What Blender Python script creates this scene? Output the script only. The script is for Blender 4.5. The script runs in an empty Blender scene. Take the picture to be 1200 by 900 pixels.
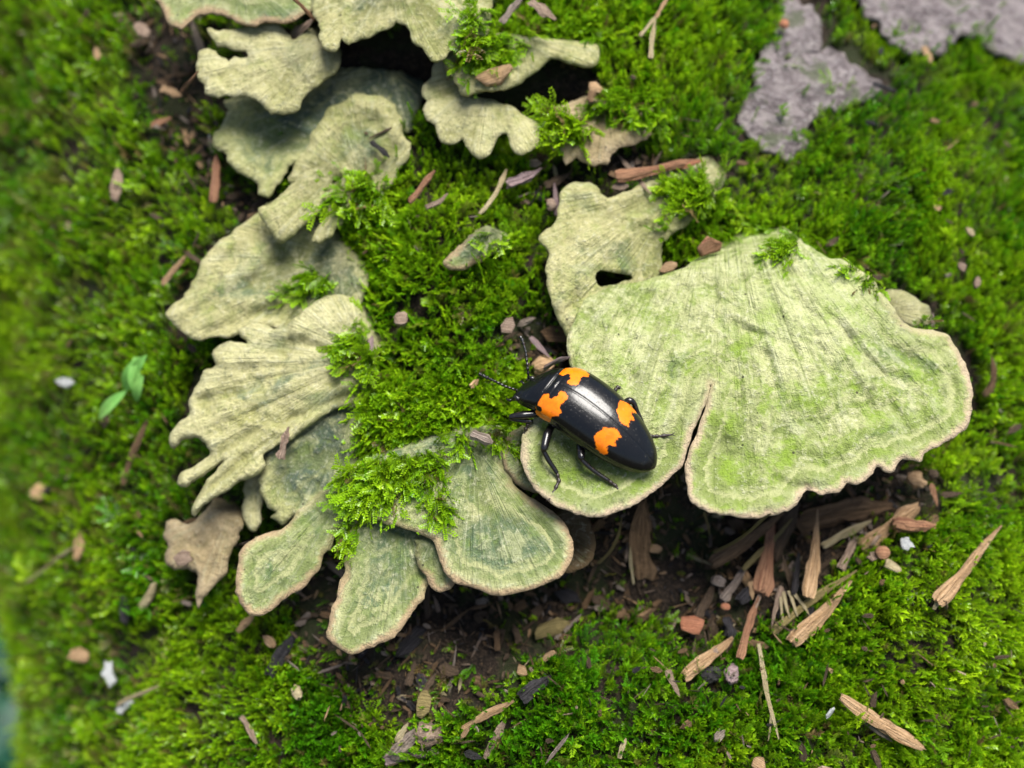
import bpy, math, random
import numpy as np
from mathutils import Vector, Matrix, noise as mnoise
from mathutils.geometry import delaunay_2d_cdt

random.seed(7)
rng = np.random.default_rng(7)
sc = bpy.context.scene
R = math.radians
# 1 Blender unit = 1 cm (a close-up of a beetle about 2 cm long)
sc.unit_settings.system = 'METRIC'
sc.unit_settings.scale_length = 0.01

# ------------------------------------------------------------------ camera, light, exposure
TILT = R(40)                       # the trunk leans: its long axis v climbs 40 degrees
DIST = 14.4
CAMT = R(8)
AIM = np.array([0.0, 0.0, 0.8])
CL = AIM + DIST * np.array([0.0, -math.sin(CAMT), math.cos(CAMT)])   # camera in trunk frame (u, v, w)
FW = -np.array([0.0, -math.sin(CAMT), math.cos(CAMT)])
RT = np.array([1.0, 0.0, 0.0])
UP = np.array([0.0, math.cos(CAMT), math.sin(CAMT)])
LENS = 38.0
TH = 18.0 / LENS                    # tan of half the horizontal angle
ROT = Matrix.Rotation(TILT, 4, 'X')

def W(p):
    return ROT @ Vector((float(p[0]), float(p[1]), float(p[2])))

cam = bpy.data.cameras.new('camera')
camo = bpy.data.objects.new('camera', cam)
sc.collection.objects.link(camo)
sc.camera = camo
cam.lens = LENS
cam.sensor_width = 36
cam.clip_start = 0.5
cam.clip_end = 6000
camo.location = W(CL)
camo.rotation_euler = (TILT + CAMT, 0, 0)
cam.dof.use_dof = True
cam.dof.focus_distance = 14.0
cam.dof.aperture_fstop = 0.088

world = bpy.data.worlds.new('World')
sc.world = world
world.use_nodes = True
SUN_DIR = W((0.18, 0.60, 0.78)).normalized()     # towards the light, high behind the trunk
sun_el = math.asin(SUN_DIR.z)
sun_az = math.atan2(SUN_DIR.x, SUN_DIR.y)
wn = world.node_tree
sky = wn.nodes.new('ShaderNodeTexSky')
sky.sky_type = 'NISHITA'
sky.sun_disc = False
sky.sun_elevation = sun_el
sky.sun_rotation = sun_az
sky.air_density = 1.0
sky.dust_density = 3.0
bg = wn.nodes['Background']
bg.inputs['Strength'].default_value = 0.075
wn.links.new(sky.outputs[0], bg.inputs['Color'])

sl = bpy.data.lights.new('sun', 'SUN')
sl.energy = 4.0
sl.angle = R(34)
sl.color = (1.0, 0.965, 0.9)
suno = bpy.data.objects.new('sun', sl)
sc.collection.objects.link(suno)
suno.rotation_euler = SUN_DIR.to_track_quat('Z', 'Y').to_euler()
suno.location = W((0, 0, 60))

sc.view_settings.view_transform = 'Standard'
sc.view_settings.look = 'None'
sc.view_settings.gamma = 1.0
sc.view_settings.exposure = 0.92
sc.cycles.max_bounces = 6
sc.cycles.use_denoising = True

# ------------------------------------------------------------------ frame maths
CM = 2 * DIST * TH / 1200           # cm per photo pixel at the aim distance

SKEW = 0.20
U0, RL, RR = -0.3, 10.8, 30.0
def base_w(u, v=0.0):
    """smooth trunk surface: round log, tighter on the left, its edge running slightly askew"""
    u = np.asarray(u, float) + SKEW * np.asarray(v, float)
    dl = np.clip(U0 - u, 0, RL - 0.03)
    dr = np.clip(u - U0, 0, RR - 0.1)
    return np.where(u < U0, -(RL - np.sqrt(RL * RL - dl * dl)), -(RR - np.sqrt(RR * RR - dr * dr)))

def vnoise(x, y, z=0.0, seed=0):
    """vectorised value noise in [-1, 1]"""
    x = np.asarray(x, float); y = np.asarray(y, float); z = np.asarray(z, float) + 0 * x
    xi, yi, zi = np.floor(x).astype(np.int64), np.floor(y).astype(np.int64), np.floor(z).astype(np.int64)
    xf, yf, zf = x - xi, y - yi, z - zi
    f = lambda t: t * t * t * (t * (t * 6 - 15) + 10)
    fx, fy, fz = f(xf), f(yf), f(zf)
    def h(a, b, c):
        n = (a * 374761393 + b * 668265263 + c * 2147483647 + seed * 974634777) & 0xffffffff
        n = ((n ^ (n >> 13)) * 1274126177) & 0xffffffff
        n = (n ^ (n >> 16)) & 0xffffff
        return n / 8388607.5 - 1
    r = 0
    for dx in (0, 1):
        for dy in (0, 1):
            for dz in (0, 1):
                w = (fx if dx else 1 - fx) * (fy if dy else 1 - fy) * (fz if dz else 1 - fz)
                r = r + w * h(xi + dx, yi + dy, zi + dz)
    return r

def fbm(x, y, oct=4, seed=0, rough=0.5):
    a, s, r = 1.0, 1.0, 0
    t = 0
    for i in range(oct):
        r = r + a * vnoise(x * s, y * s, 0, seed + i * 17)
        t += a; a *= rough; s *= 2.03
    return r / t

def gauss(u, v, px, py, rx, ry, ang=0):
    cu, cv = (px - 600) * CM, (450 - py) * CM
    c, s = math.cos(ang), math.sin(ang)
    du, dv = u - cu, v - cv
    a = (du * c + dv * s) / (rx * CM); b = (-du * s + dv * c) / (ry * CM)
    return np.exp(-(a * a + b * b))

def ground_h(u, v):
    """relief of the trunk above its smooth surface"""
    h = 0.14 * fbm(u * 0.5, v * 0.5, 3, 3) + 0.05 * fbm(u * 2.2, v * 2.2, 3, 8)
    h = h + 0.20 * gauss(u, v, 530, 330, 80, 180, 0.15)       # moss ridge between the brackets
    h = h + 0.12 * gauss(u, v, 480, 500, 60, 60)
    h = h + 0.40 * gauss(u, v, 1090, 230, 170, 170)           # moss shoulder on the right
    h = h + 0.35 * gauss(u, v, 1100, 720, 170, 130)
    h = h + 0.2 * gauss(u, v, 720, 60, 150, 90)
    h = h - 0.65 * gauss(u, v, 600, 690, 260, 80, -0.15)      # hollow below the brackets
    h = h - 0.6 * gauss(u, v, 900, 620, 150, 70)
    h = h - 1.3 * gauss(u, v, 460, 62, 54, 26)
    h = h - 1.2 * gauss(u, v, 640, 108, 60, 26)
    h = h - 0.9 * gauss(u, v, 722, 326, 22, 12)
    return h

def rays(px, py):
    px = np.asarray(px, float); py = np.asarray(py, float)
    x = (px - 600) / 600 * TH; y = (450 - py) / 600 * TH
    return FW[None, :] + x[:, None] * RT[None, :] + y[:, None] * UP[None, :]

def on_height(px, py, hfun, follow=1.0, it=8):
    """points where the view of a photo pixel meets the sheet w = follow * base(u) + h"""
    d = rays(np.atleast_1d(px), np.atleast_1d(py))
    w = np.zeros(len(d)) + 0.5
    for k in range(it):
        t = (w - CL[2]) / d[:, 2]
        p = CL[None, :] + d * t[:, None]
        uu = p[:, 0]
        h = hfun(p[:, 0], p[:, 1]) if callable(hfun) else hfun
        w2 = follow * base_w(uu, p[:, 1]) + h
        w = w + 0.7 * (w2 - w)
    t = (w - CL[2]) / d[:, 2]
    return CL[None, :] + d * t[:, None]

def to_px(p):
    q = p - CL[None, :]
    z = q @ FW
    return 600 + (q @ RT) / z * 600 / TH, 450 - (q @ UP) / z * 600 / TH

def inside(poly, x, y):
    poly = np.asarray(poly, float)
    r = np.zeros(len(x), bool)
    n = len(poly)
    for i in range(n):
        x0, y0 = poly[i]; x1, y1 = poly[(i + 1) % n]
        if y0 == y1: continue
        c = ((y0 > y) != (y1 > y)) & (x < (x1 - x0) * (y - y0) / (y1 - y0) + x0)
        r ^= c
    return r

def segdist(x, y, segs):
    d = np.full(len(x), 1e9)
    for (x0, y0, x1, y1) in segs:
        ex, ey = x1 - x0, y1 - y0
        L = ex * ex + ey * ey + 1e-9
        t = np.clip(((x - x0) * ex + (y - y0) * ey) / L, 0, 1)
        dd = (x - x0 - t * ex) ** 2 + (y - y0 - t * ey) ** 2
        d = np.minimum(d, dd)
    return np.sqrt(d)

# ------------------------------------------------------------------ material helper
class NT:
    def __init__(s, name, rough=0.6, spec=0.5):
        m = bpy.data.materials.new(name); m.use_nodes = True
        s.m = m; s.t = m.node_tree; s.b = s.t.nodes['Principled BSDF']
        s.b.inputs['Roughness'].default_value = rough
        s.b.inputs['Specular IOR Level'].default_value = spec
    def n(s, typ, **kw):
        nd = s.t.nodes.new(typ)
        for k, v in kw.items(): setattr(nd, k, v)
        return nd
    def set(s, sock, v):
        if hasattr(v, 'is_output') or isinstance(v, bpy.types.NodeSocket): s.t.links.new(v, sock)
        elif isinstance(v, (tuple, list)) and len(v) == 3 and sock.type == 'RGBA': sock.default_value = (*v, 1)
        else: sock.default_value = v
    def math(s, op, a, b=0.0, clamp=False):
        nd = s.n('ShaderNodeMath', operation=op, use_clamp=clamp)
        s.set(nd.inputs[0], a); s.set(nd.inputs[1], b); return nd.outputs[0]
    def mix(s, f, a, b, mode='MIX'):
        nd = s.n('ShaderNodeMix', data_type='RGBA', blend_type=mode)
        s.set(nd.inputs[0], f); s.set(nd.inputs[6], a); s.set(nd.inputs[7], b); return nd.outputs[2]
    def step(s, x, lo, hi, a=0.0, b=1.0):
        nd = s.n('ShaderNodeMapRange', interpolation_type='SMOOTHSTEP')
        s.set(nd.inputs[0], x); nd.inputs[1].default_value = lo; nd.inputs[2].default_value = hi
        nd.inputs[3].default_value = a; nd.inputs[4].default_value = b; return nd.outputs[0]
    def noise(s, vec, scale, detail=4, rough=0.55, dist=0.0):
        nd = s.n('ShaderNodeTexNoise'); s.set(nd.inputs['Vector'], vec)
        nd.inputs['Scale'].default_value = scale; nd.inputs['Detail'].default_value = detail
        nd.inputs['Roughness'].default_value = rough; nd.inputs['Distortion'].default_value = dist
        return nd.outputs[0]
    def obj(s): return s.n('ShaderNodeTexCoord').outputs['Object']
    def attr(s, name, typ='GEOMETRY', out='Vector'):
        nd = s.n('ShaderNodeAttribute', attribute_name=name, attribute_type=typ); return nd.outputs[out]
    def scale(s, vec, sx, sy, sz):
        nd = s.n('ShaderNodeVectorMath', operation='MULTIPLY'); s.set(nd.inputs[0], vec)
        nd.inputs[1].default_value = (sx, sy, sz); return nd.outputs[0]
    def add(s, a, b):
        nd = s.n('ShaderNodeVectorMath', operation='ADD'); s.set(nd.inputs[0], a); s.set(nd.inputs[1], b); return nd.outputs[0]
    def sep(s, vec):
        nd = s.n('ShaderNodeSeparateXYZ'); s.set(nd.inputs[0], vec); return nd.outputs
    def bump(s, h, dist=0.02, strength=1.0):
        nd = s.n('ShaderNodeBump'); s.set(nd.inputs['Height'], h)
        nd.inputs['Distance'].default_value = dist; nd.inputs['Strength'].default_value = strength
        s.t.links.new(nd.outputs[0], s.b.inputs['Normal']); return nd
    def color(s, c): s.set(s.b.inputs['Base Color'], c)

def link(name, me, loc=(0, 0, 0), parent=None, rot=True, smooth=True):
    o = bpy.data.objects.new(name, me)
    sc.collection.objects.link(o)
    if parent is not None:
        o.parent = parent
    elif rot:
        o.rotation_euler = (TILT, 0, 0)
        o.location = W(loc)
    else:
        o.location = loc
    if smooth and me is not None and hasattr(me, 'polygons') and len(me.polygons):
        me.polygons.foreach_set('use_smooth', np.ones(len(me.polygons), bool))
    return o

def tag(o, label=None, cat=None, group=None, kind=None):
    if label: o['label'] = label
    if cat: o['category'] = cat
    if group: o['group'] = group
    if kind: o['kind'] = kind
    return o

def mesh(name, verts, faces, mats=(), attrs=None, mat_idx=None):
    me = bpy.data.meshes.new(name)
    me.from_pydata([tuple(map(float, v)) for v in verts], [], faces)
    for m in mats: me.materials.append(m)
    if mat_idx is not None: me.polygons.foreach_set('material_index', np.asarray(mat_idx, np.int32))
    if attrs:
        for k, (typ, arr) in attrs.items():
            a = me.attributes.new(k, typ, 'POINT')
            arr = np.asarray(arr, np.float32)
            a.data.foreach_set('value' if typ == 'FLOAT' else ('color' if 'COLOR' in typ else 'vector'), arr.ravel())
    me.update()
    return me

# ------------------------------------------------------------------ materials
def fungus_mat(name, pale, green, teal, rim, teal_amt=0.5, green_amt=0.5, warm=0.0, bandf=9.0, rimk=1.0, algae=1.0):
    m = NT(name, rough=0.78, spec=0.35)
    oc = m.obj()
    z = m.attr('zone'); zx, zy, zz = m.sep(z)[:3]
    big = m.noise(oc, 0.75, 5, 0.6, 0.6)
    mid = m.noise(oc, 2.6, 6, 0.65, 0.4)
    fine = m.noise(oc, 14.0, 6, 0.7)
    grit = m.noise(oc, 45.0, 3, 0.6)
    fib = m.noise(m.scale(z, 1.1, 7.0, 0.0), 1.6, 5, 0.6, 0.5)
    fib2 = m.noise(m.scale(z, 1.2, 24.0, 0.0), 1.6, 4, 0.6, 0.3)
    # growth zones, parallel to the free rim
    zw = m.math('ADD', zx, m.math('MULTIPLY', m.math('SUBTRACT', mid, 0.5), 0.35))
    comb = m.n('ShaderNodeCombineXYZ'); m.set(comb.inputs[0], zw); m.set(comb.inputs[1], m.math('MULTIPLY', zy, 0.15))
    band = m.noise(comb.outputs[0], bandf * 0.45, 3, 0.6)
    k = m.noise(m.add(oc, (3, 8, 5)), 1.7, 7, 0.7, 1.2)
    gsum = m.math('ADD', m.math('MULTIPLY', k, 0.50), m.math('ADD', m.math('MULTIPLY', band, 0.50), m.math('MULTIPLY', fib, 0.20)))
    gf = m.step(gsum, 0.70 - green_amt * 0.18, 0.80 - green_amt * 0.18)
    c = m.mix(gf, pale, green)
    tsum = m.math('ADD', m.math('MULTIPLY', m.noise(m.add(oc, (7, 3, 1)), 1.3, 6, 0.7, 1.0), 0.75), m.math('MULTIPLY', band, 0.35))
    tf = m.step(tsum, 0.66 - teal_amt * 0.17, 0.76 - teal_amt * 0.17)
    c = m.mix(m.math('MULTIPLY', tf, m.step(zx, 0.10, 0.35, 0, 0.92)), c, teal)
    stn = m.attr('stain', out='Fac')
    sf = m.step(m.math('ADD', stn, m.math('MULTIPLY', m.math('SUBTRACT', k, 0.5), 1.6)), 0.22, 0.75, 0, 0.85)
    c = m.mix(m.math('MULTIPLY', sf, m.step(stn, 0.02, 0.2)), c, tuple(x * 0.8 for x in teal))
    # algae settle in the hollows, raised ridges stay pale
    rel = m.attr('relief', out='Fac')
    rn = m.math('ADD', rel, m.math('MULTIPLY', m.math('SUBTRACT', fine, 0.5), 0.7))
    c = m.mix(m.step(rn, 0.18, 0.48, 0.70, 0), c, tuple(x * 0.75 for x in green))
    c = m.mix(m.step(rn, 0.58, 0.85, 0, 0.55), c, tuple(min(1, x * 1.12 + .05) for x in pale))
    # weathered whitish crust, mottling, radial fibres
    cr = m.noise(m.add(oc, (1, 2, 9)), 3.4, 8, 0.72, 0.8)
    c = m.mix(m.math('MULTIPLY', m.step(cr, 0.50, 0.62, 0, 0.65), m.step(m.attr('low', out='Fac'), 0.25, 0.6, 1.0, 0.35)), c, tuple(min(1, x * 1.15 + .07) for x in pale))
    c = m.mix(m.step(fib, 0.52, 0.66, 0, 0.38), c, (0.60, 0.60, 0.40))
    c = m.mix(m.step(fib, 0.34, 0.47, 0.40, 0), c, tuple(x * 0.55 for x in green))
    c = m.mix(m.step(fine, 0.53, 0.66, 0, 0.42), c, (0.66, 0.65, 0.48))
    c = m.mix(m.step(fine, 0.36, 0.47, 0.45, 0), c, (0.12, 0.16, 0.05))
    c = m.mix(m.step(fib2, 0.33, 0.46, 0.45, 0), c, tuple(x * 0.6 for x in green))
    c = m.mix(m.step(cr, 0.34, 0.42, 0.5, 0), c, tuple(x * 0.45 for x in teal))
    # bright algae specks
    c = m.mix(m.math('MULTIPLY', m.math('MULTIPLY', m.step(m.noise(oc, 2.4, 5, 0.7), 0.50, 0.66), m.step(m.attr('low', out='Fac'), 0.2, 0.5, 0.4, 1.0)), 0.55 * algae), c, (0.24, 0.37, 0.03))
    # tiny dark pits
    pit = m.n('ShaderNodeTexVoronoi'); m.set(pit.inputs['Vector'], oc); pit.inputs['Scale'].default_value = 3.2
    c = m.mix(m.step(pit.outputs['Distance'], 0.045, 0.07, 0.85, 0), c, (0.035, 0.03, 0.02))
    # rim: paler, pinkish, uneven, strongest on the free lower side
    low = m.attr('low', out='Fac')
    rj = m.math('ADD', zx, m.math('MULTIPLY', m.math('SUBTRACT', mid, 0.5), 0.22))
    rj = m.math('ADD', rj, m.math('MULTIPLY', m.math('SUBTRACT', fine, 0.5), 0.16))
    rs = m.math('MULTIPLY', m.step(low, 0.30, 0.72, 0.25, 1.0), rimk)
    c = m.mix(m.math('MULTIPLY', m.step(rj, 0.02, 0.12, 0.9, 0), rs), c, rim)
    c = m.mix(m.math('MULTIPLY', m.math('MULTIPLY', m.step(rj, 0.10, 0.18), m.step(rj, 0.2, 0.45, 0.5, 0)), rs), c, tuple(x * 0.75 for x in green))
    c = m.mix(m.math('MULTIPLY', m.math('MULTIPLY', m.step(rj, 0.24, 0.28), m.step(rj, 0.28, 0.35, 0.85, 0)), rs), c, pale)
    # dark underside where the sheet turns under
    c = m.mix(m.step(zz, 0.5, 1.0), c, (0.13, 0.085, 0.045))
    if warm: c = m.mix(warm, c, (0.42, 0.30, 0.16))
    m.color(c)
    hgt = m.math('ADD', m.math('MULTIPLY', fib, 0.7), m.math('ADD', m.math('MULTIPLY', fine, 0.9), m.math('MULTIPLY', fib2, 0.7)))
    hgt = m.math('ADD', hgt, m.math('ADD', m.math('MULTIPLY', mid, 1.0), m.math('MULTIPLY', grit, 0.3)))
    m.bump(hgt, 0.085, 1.0)
    return m.m

PALE = (0.46, 0.47, 0.24)
FM = {
 'big': fungus_mat('fungus_green_cream', (0.47, 0.49, 0.23), (0.26, 0.34, 0.075), (0.14, 0.20, 0.065), (0.60, 0.46, 0.32), 0.28, 0.75, bandf=7, algae=1.4),
 'pale': fungus_mat('fungus_pale_buff', (0.55, 0.52, 0.26), (0.42, 0.41, 0.15), (0.20, 0.25, 0.15), (0.55, 0.52, 0.31), 0.30, 0.55, bandf=6, rimk=0.35, algae=0.3),
 'zoned': fungus_mat('fungus_zoned_green', (0.45, 0.46, 0.22), (0.25, 0.31, 0.10), (0.11, 0.18, 0.10), (0.50, 0.35, 0.21), 0.85, 0.9, bandf=14, algae=0.5),
 'teal': fungus_mat('fungus_teal_grey', (0.42, 0.42, 0.17), (0.22, 0.27, 0.09), (0.09, 0.135, 0.10), (0.42, 0.40, 0.2), 1.25, 0.8, bandf=8, rimk=0.4, algae=0.3),
 'olive': fungus_mat('fungus_olive_buff', (0.50, 0.47, 0.22), (0.32, 0.33, 0.11), (0.15, 0.20, 0.11), (0.48, 0.46, 0.22), 0.65, 0.7, bandf=7, rimk=0.35, algae=0.5),
 'brown': fungus_mat('fungus_dead_tan', (0.46, 0.36, 0.20), (0.35, 0.29, 0.14), (0.24, 0.19, 0.10), (0.46, 0.37, 0.23), 0.3, 0.5, warm=0.25, algae=0.2),
 'dark': fungus_mat('fungus_brown_aged', (0.16, 0.11, 0.05), (0.11, 0.085, 0.035), (0.06, 0.05, 0.025), (0.20, 0.13, 0.06), 0.4, 0.4, algae=0),
}

def bark_mat():
    m = NT('shaded_wood_soil', 0.85, 0.3)
    oc = m.obj()
    a = m.noise(oc, 1.6, 7, 0.65, 0.5); b = m.noise(oc, 9, 6, 0.7); g = m.noise(oc, 34, 4, 0.7)
    c = m.mix(m.step(a, 0.35, 0.65), (0.008, 0.0058, 0.004), (0.030, 0.020, 0.013))  # dark brown soil, deepened so its colour carries the shade under the brackets
    c = m.mix(m.step(b, 0.50, 0.62, 0, 0.8), c, (0.07, 0.047, 0.030))
    c = m.mix(m.step(m.noise(oc, 16, 5, 0.75), 0.36, 0.47, 0.8, 0), c, (0.008, 0.006, 0.004))
    c = m.mix(m.step(g, 0.54, 0.62, 0, 0.7), c, (0.12, 0.082, 0.055))
    c = m.mix(m.step(m.noise(m.add(oc, (4, 9, 2)), 1.2, 5, 0.6), 0.48, 0.6, 0, 0.6), c, (0.028, 0.045, 0.010))
    m.color(c)
    m.bump(m.math('ADD', b, m.math('ADD', m.math('MULTIPLY', g, 0.5), a)), 0.10, 1.0)
    return m.m

def patch_mat():
    m = NT('mauve_grey_bark', 0.6, 0.5)
    oc = m.obj()
    a = m.noise(m.scale(oc, 1, 1.9, 1), 1.4, 7, 0.7, 0.8); b = m.noise(m.scale(oc, 1, 1.8, 1), 4.5, 8, 0.75, 1.0); g = m.noise(m.scale(oc, 1, 2.0, 1), 13, 6, 0.8, 0.6)
    c = m.mix(m.step(a, 0.42, 0.56), (0.21, 0.165, 0.175), (0.44, 0.37, 0.375))
    c = m.mix(m.step(b, 0.51, 0.61, 0, 0.9), c, (0.56, 0.49, 0.48))
    c = m.mix(m.step(b, 0.38, 0.46, 0.85, 0), c, (0.055, 0.045, 0.042))
    c = m.mix(m.step(g, 0.54, 0.62, 0, 0.85), c, (0.68, 0.64, 0.63))
    c = m.mix(m.step(g, 0.36, 0.44, 0.7, 0), c, (0.08, 0.065, 0.06))
    c = m.mix(m.step(m.noise(oc, 2.3, 4), 0.56, 0.66, 0, 0.7), c, (0.13, 0.17, 0.07))
    m.color(c)
    m.bump(m.math('ADD', m.math('MULTIPLY', b, 1.4), m.math('ADD', m.math('MULTIPLY', g, 0.7), a)), 0.13, 1.0)
    return m.m

def wood_mat(name, c1, c2, dark, rough=0.6):
    m = NT(name, rough, 0.4)
    z = m.attr('along')
    oc = m.obj()
    f = m.noise(m.scale(z, 0.8, 9, 0), 1.4, 6, 0.7, 0.35)
    k = m.noise(m.scale(z, 3.0, 6.0, 0), 1.5, 4, 0.6)
    g = m.noise(oc, 22, 5, 0.7)
    c = m.mix(m.step(f, 0.38, 0.60), c1, c2)
    c = m.mix(m.step(f, 0.30, 0.42, 0.85, 0), c, dark)
    c = m.mix(m.step(k, 0.52, 0.72, 0, 0.75), c, dark)
    c = m.mix(m.step(g, 0.58, 0.75, 0, 0.5), c, tuple(min(1, x * 1.5) for x in c2))
    m.color(c)
    m.bump(m.math('ADD', m.math('MULTIPLY', f, 1.6), m.math('MULTIPLY', g, 0.8)), 0.07, 1.0)
    return m.m

M_SOIL = bark_mat()
M_PATCH = patch_mat()
WM = {
 'tan': wood_mat('wood_tan', (0.40, 0.235, 0.11), (0.66, 0.44, 0.25), (0.17, 0.08, 0.035)),
 'red': wood_mat('wood_red_brown', (0.30, 0.13, 0.07), (0.50, 0.27, 0.15), (0.12, 0.05, 0.03)),
 'pink': wood_mat('wood_pinkish', (0.27, 0.18, 0.125), (0.46, 0.34, 0.255), (0.14, 0.085, 0.06)),
 'grey': wood_mat('wood_grey', (0.20, 0.15, 0.12), (0.42, 0.34, 0.28), (0.06, 0.045, 0.04)),
 'mauve': wood_mat('wood_mauve', (0.26, 0.17, 0.17), (0.45, 0.33, 0.33), (0.09, 0.06, 0.06)),
 'black': wood_mat('charred_wood', (0.018, 0.016, 0.018), (0.06, 0.055, 0.06), (0.008, 0.007, 0.008), 0.4),
 'brown': wood_mat('wood_brown', (0.13, 0.075, 0.036), (0.27, 0.165, 0.085), (0.05, 0.028, 0.015)),
 'dull': wood_mat('wood_dull_brown', (0.07, 0.046, 0.028), (0.15, 0.10, 0.06), (0.04, 0.025, 0.015)),
 'straw': wood_mat('straw', (0.46, 0.36, 0.18), (0.66, 0.56, 0.34), (0.28, 0.20, 0.10)),
 'orange': wood_mat('wood_orange', (0.55, 0.20, 0.10), (0.68, 0.30, 0.17), (0.38, 0.12, 0.06)),
 'white': wood_mat('white_flake', (0.50, 0.53, 0.52), (0.74, 0.76, 0.76), (0.4, 0.42, 0.45)),
 'olive': wood_mat('dry_leaf_olive', (0.24, 0.19, 0.07), (0.38, 0.30, 0.12), (0.12, 0.09, 0.04)),
}

# ------------------------------------------------------------------ the trunk
def build_trunk():
    # arc coordinate s: u and w from the two circles; fine grid where the photo looks
    s_f = np.arange(-14.0, 9.4, 0.085)
    s_l = np.arange(-26, -14.0, 0.8); s_r = np.arange(9.4, 46, 0.9)
    S = np.concatenate([s_l, s_f, s_r])
    v_f = np.arange(-7.6, 8.4, 0.085)
    V = np.concatenate([np.arange(-48, -7.6, 0.9), v_f, np.arange(8.4, 60, 1.2)])
    SS, VV = np.meshgrid(S, V, indexing='ij')
    al = (SS - U0)
    th = np.where(al < 0, al / RL, al / RR)
    rad = np.where(al < 0, RL, RR)
    U = U0 + rad * np.sin(th); Wd = -rad + rad * np.cos(th)
    h = ground_h(U - SKEW * VV, VV)
    h = h + 0.07 * fbm(U * 4, VV * 4, 4, 21, 0.65)
    U2 = U - SKEW * VV + h * np.sin(th); W2 = Wd + h * np.cos(th)
    n, k = U.shape
    verts = np.stack([U2, VV, W2], -1).reshape(-1, 3)
    idx = np.arange(n * k).reshape(n, k)
    a, b, c, d = idx[:-1, :-1].ravel(), idx[1:, :-1].ravel(), idx[1:, 1:].ravel(), idx[:-1, 1:].ravel()
    faces = np.stack([a, b, c, d], -1)
    me = bpy.data.meshes.new('mossy_trunk')
    me.from_pydata(verts.tolist(), [], faces.tolist())
    me.materials.append(M_SOIL)
    o = link('mossy_trunk', me)
    return tag(o, 'leaning tree trunk of dark rotten wood under the moss and bracket fungi', 'tree trunk')

TRUNK = build_trunk()

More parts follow.
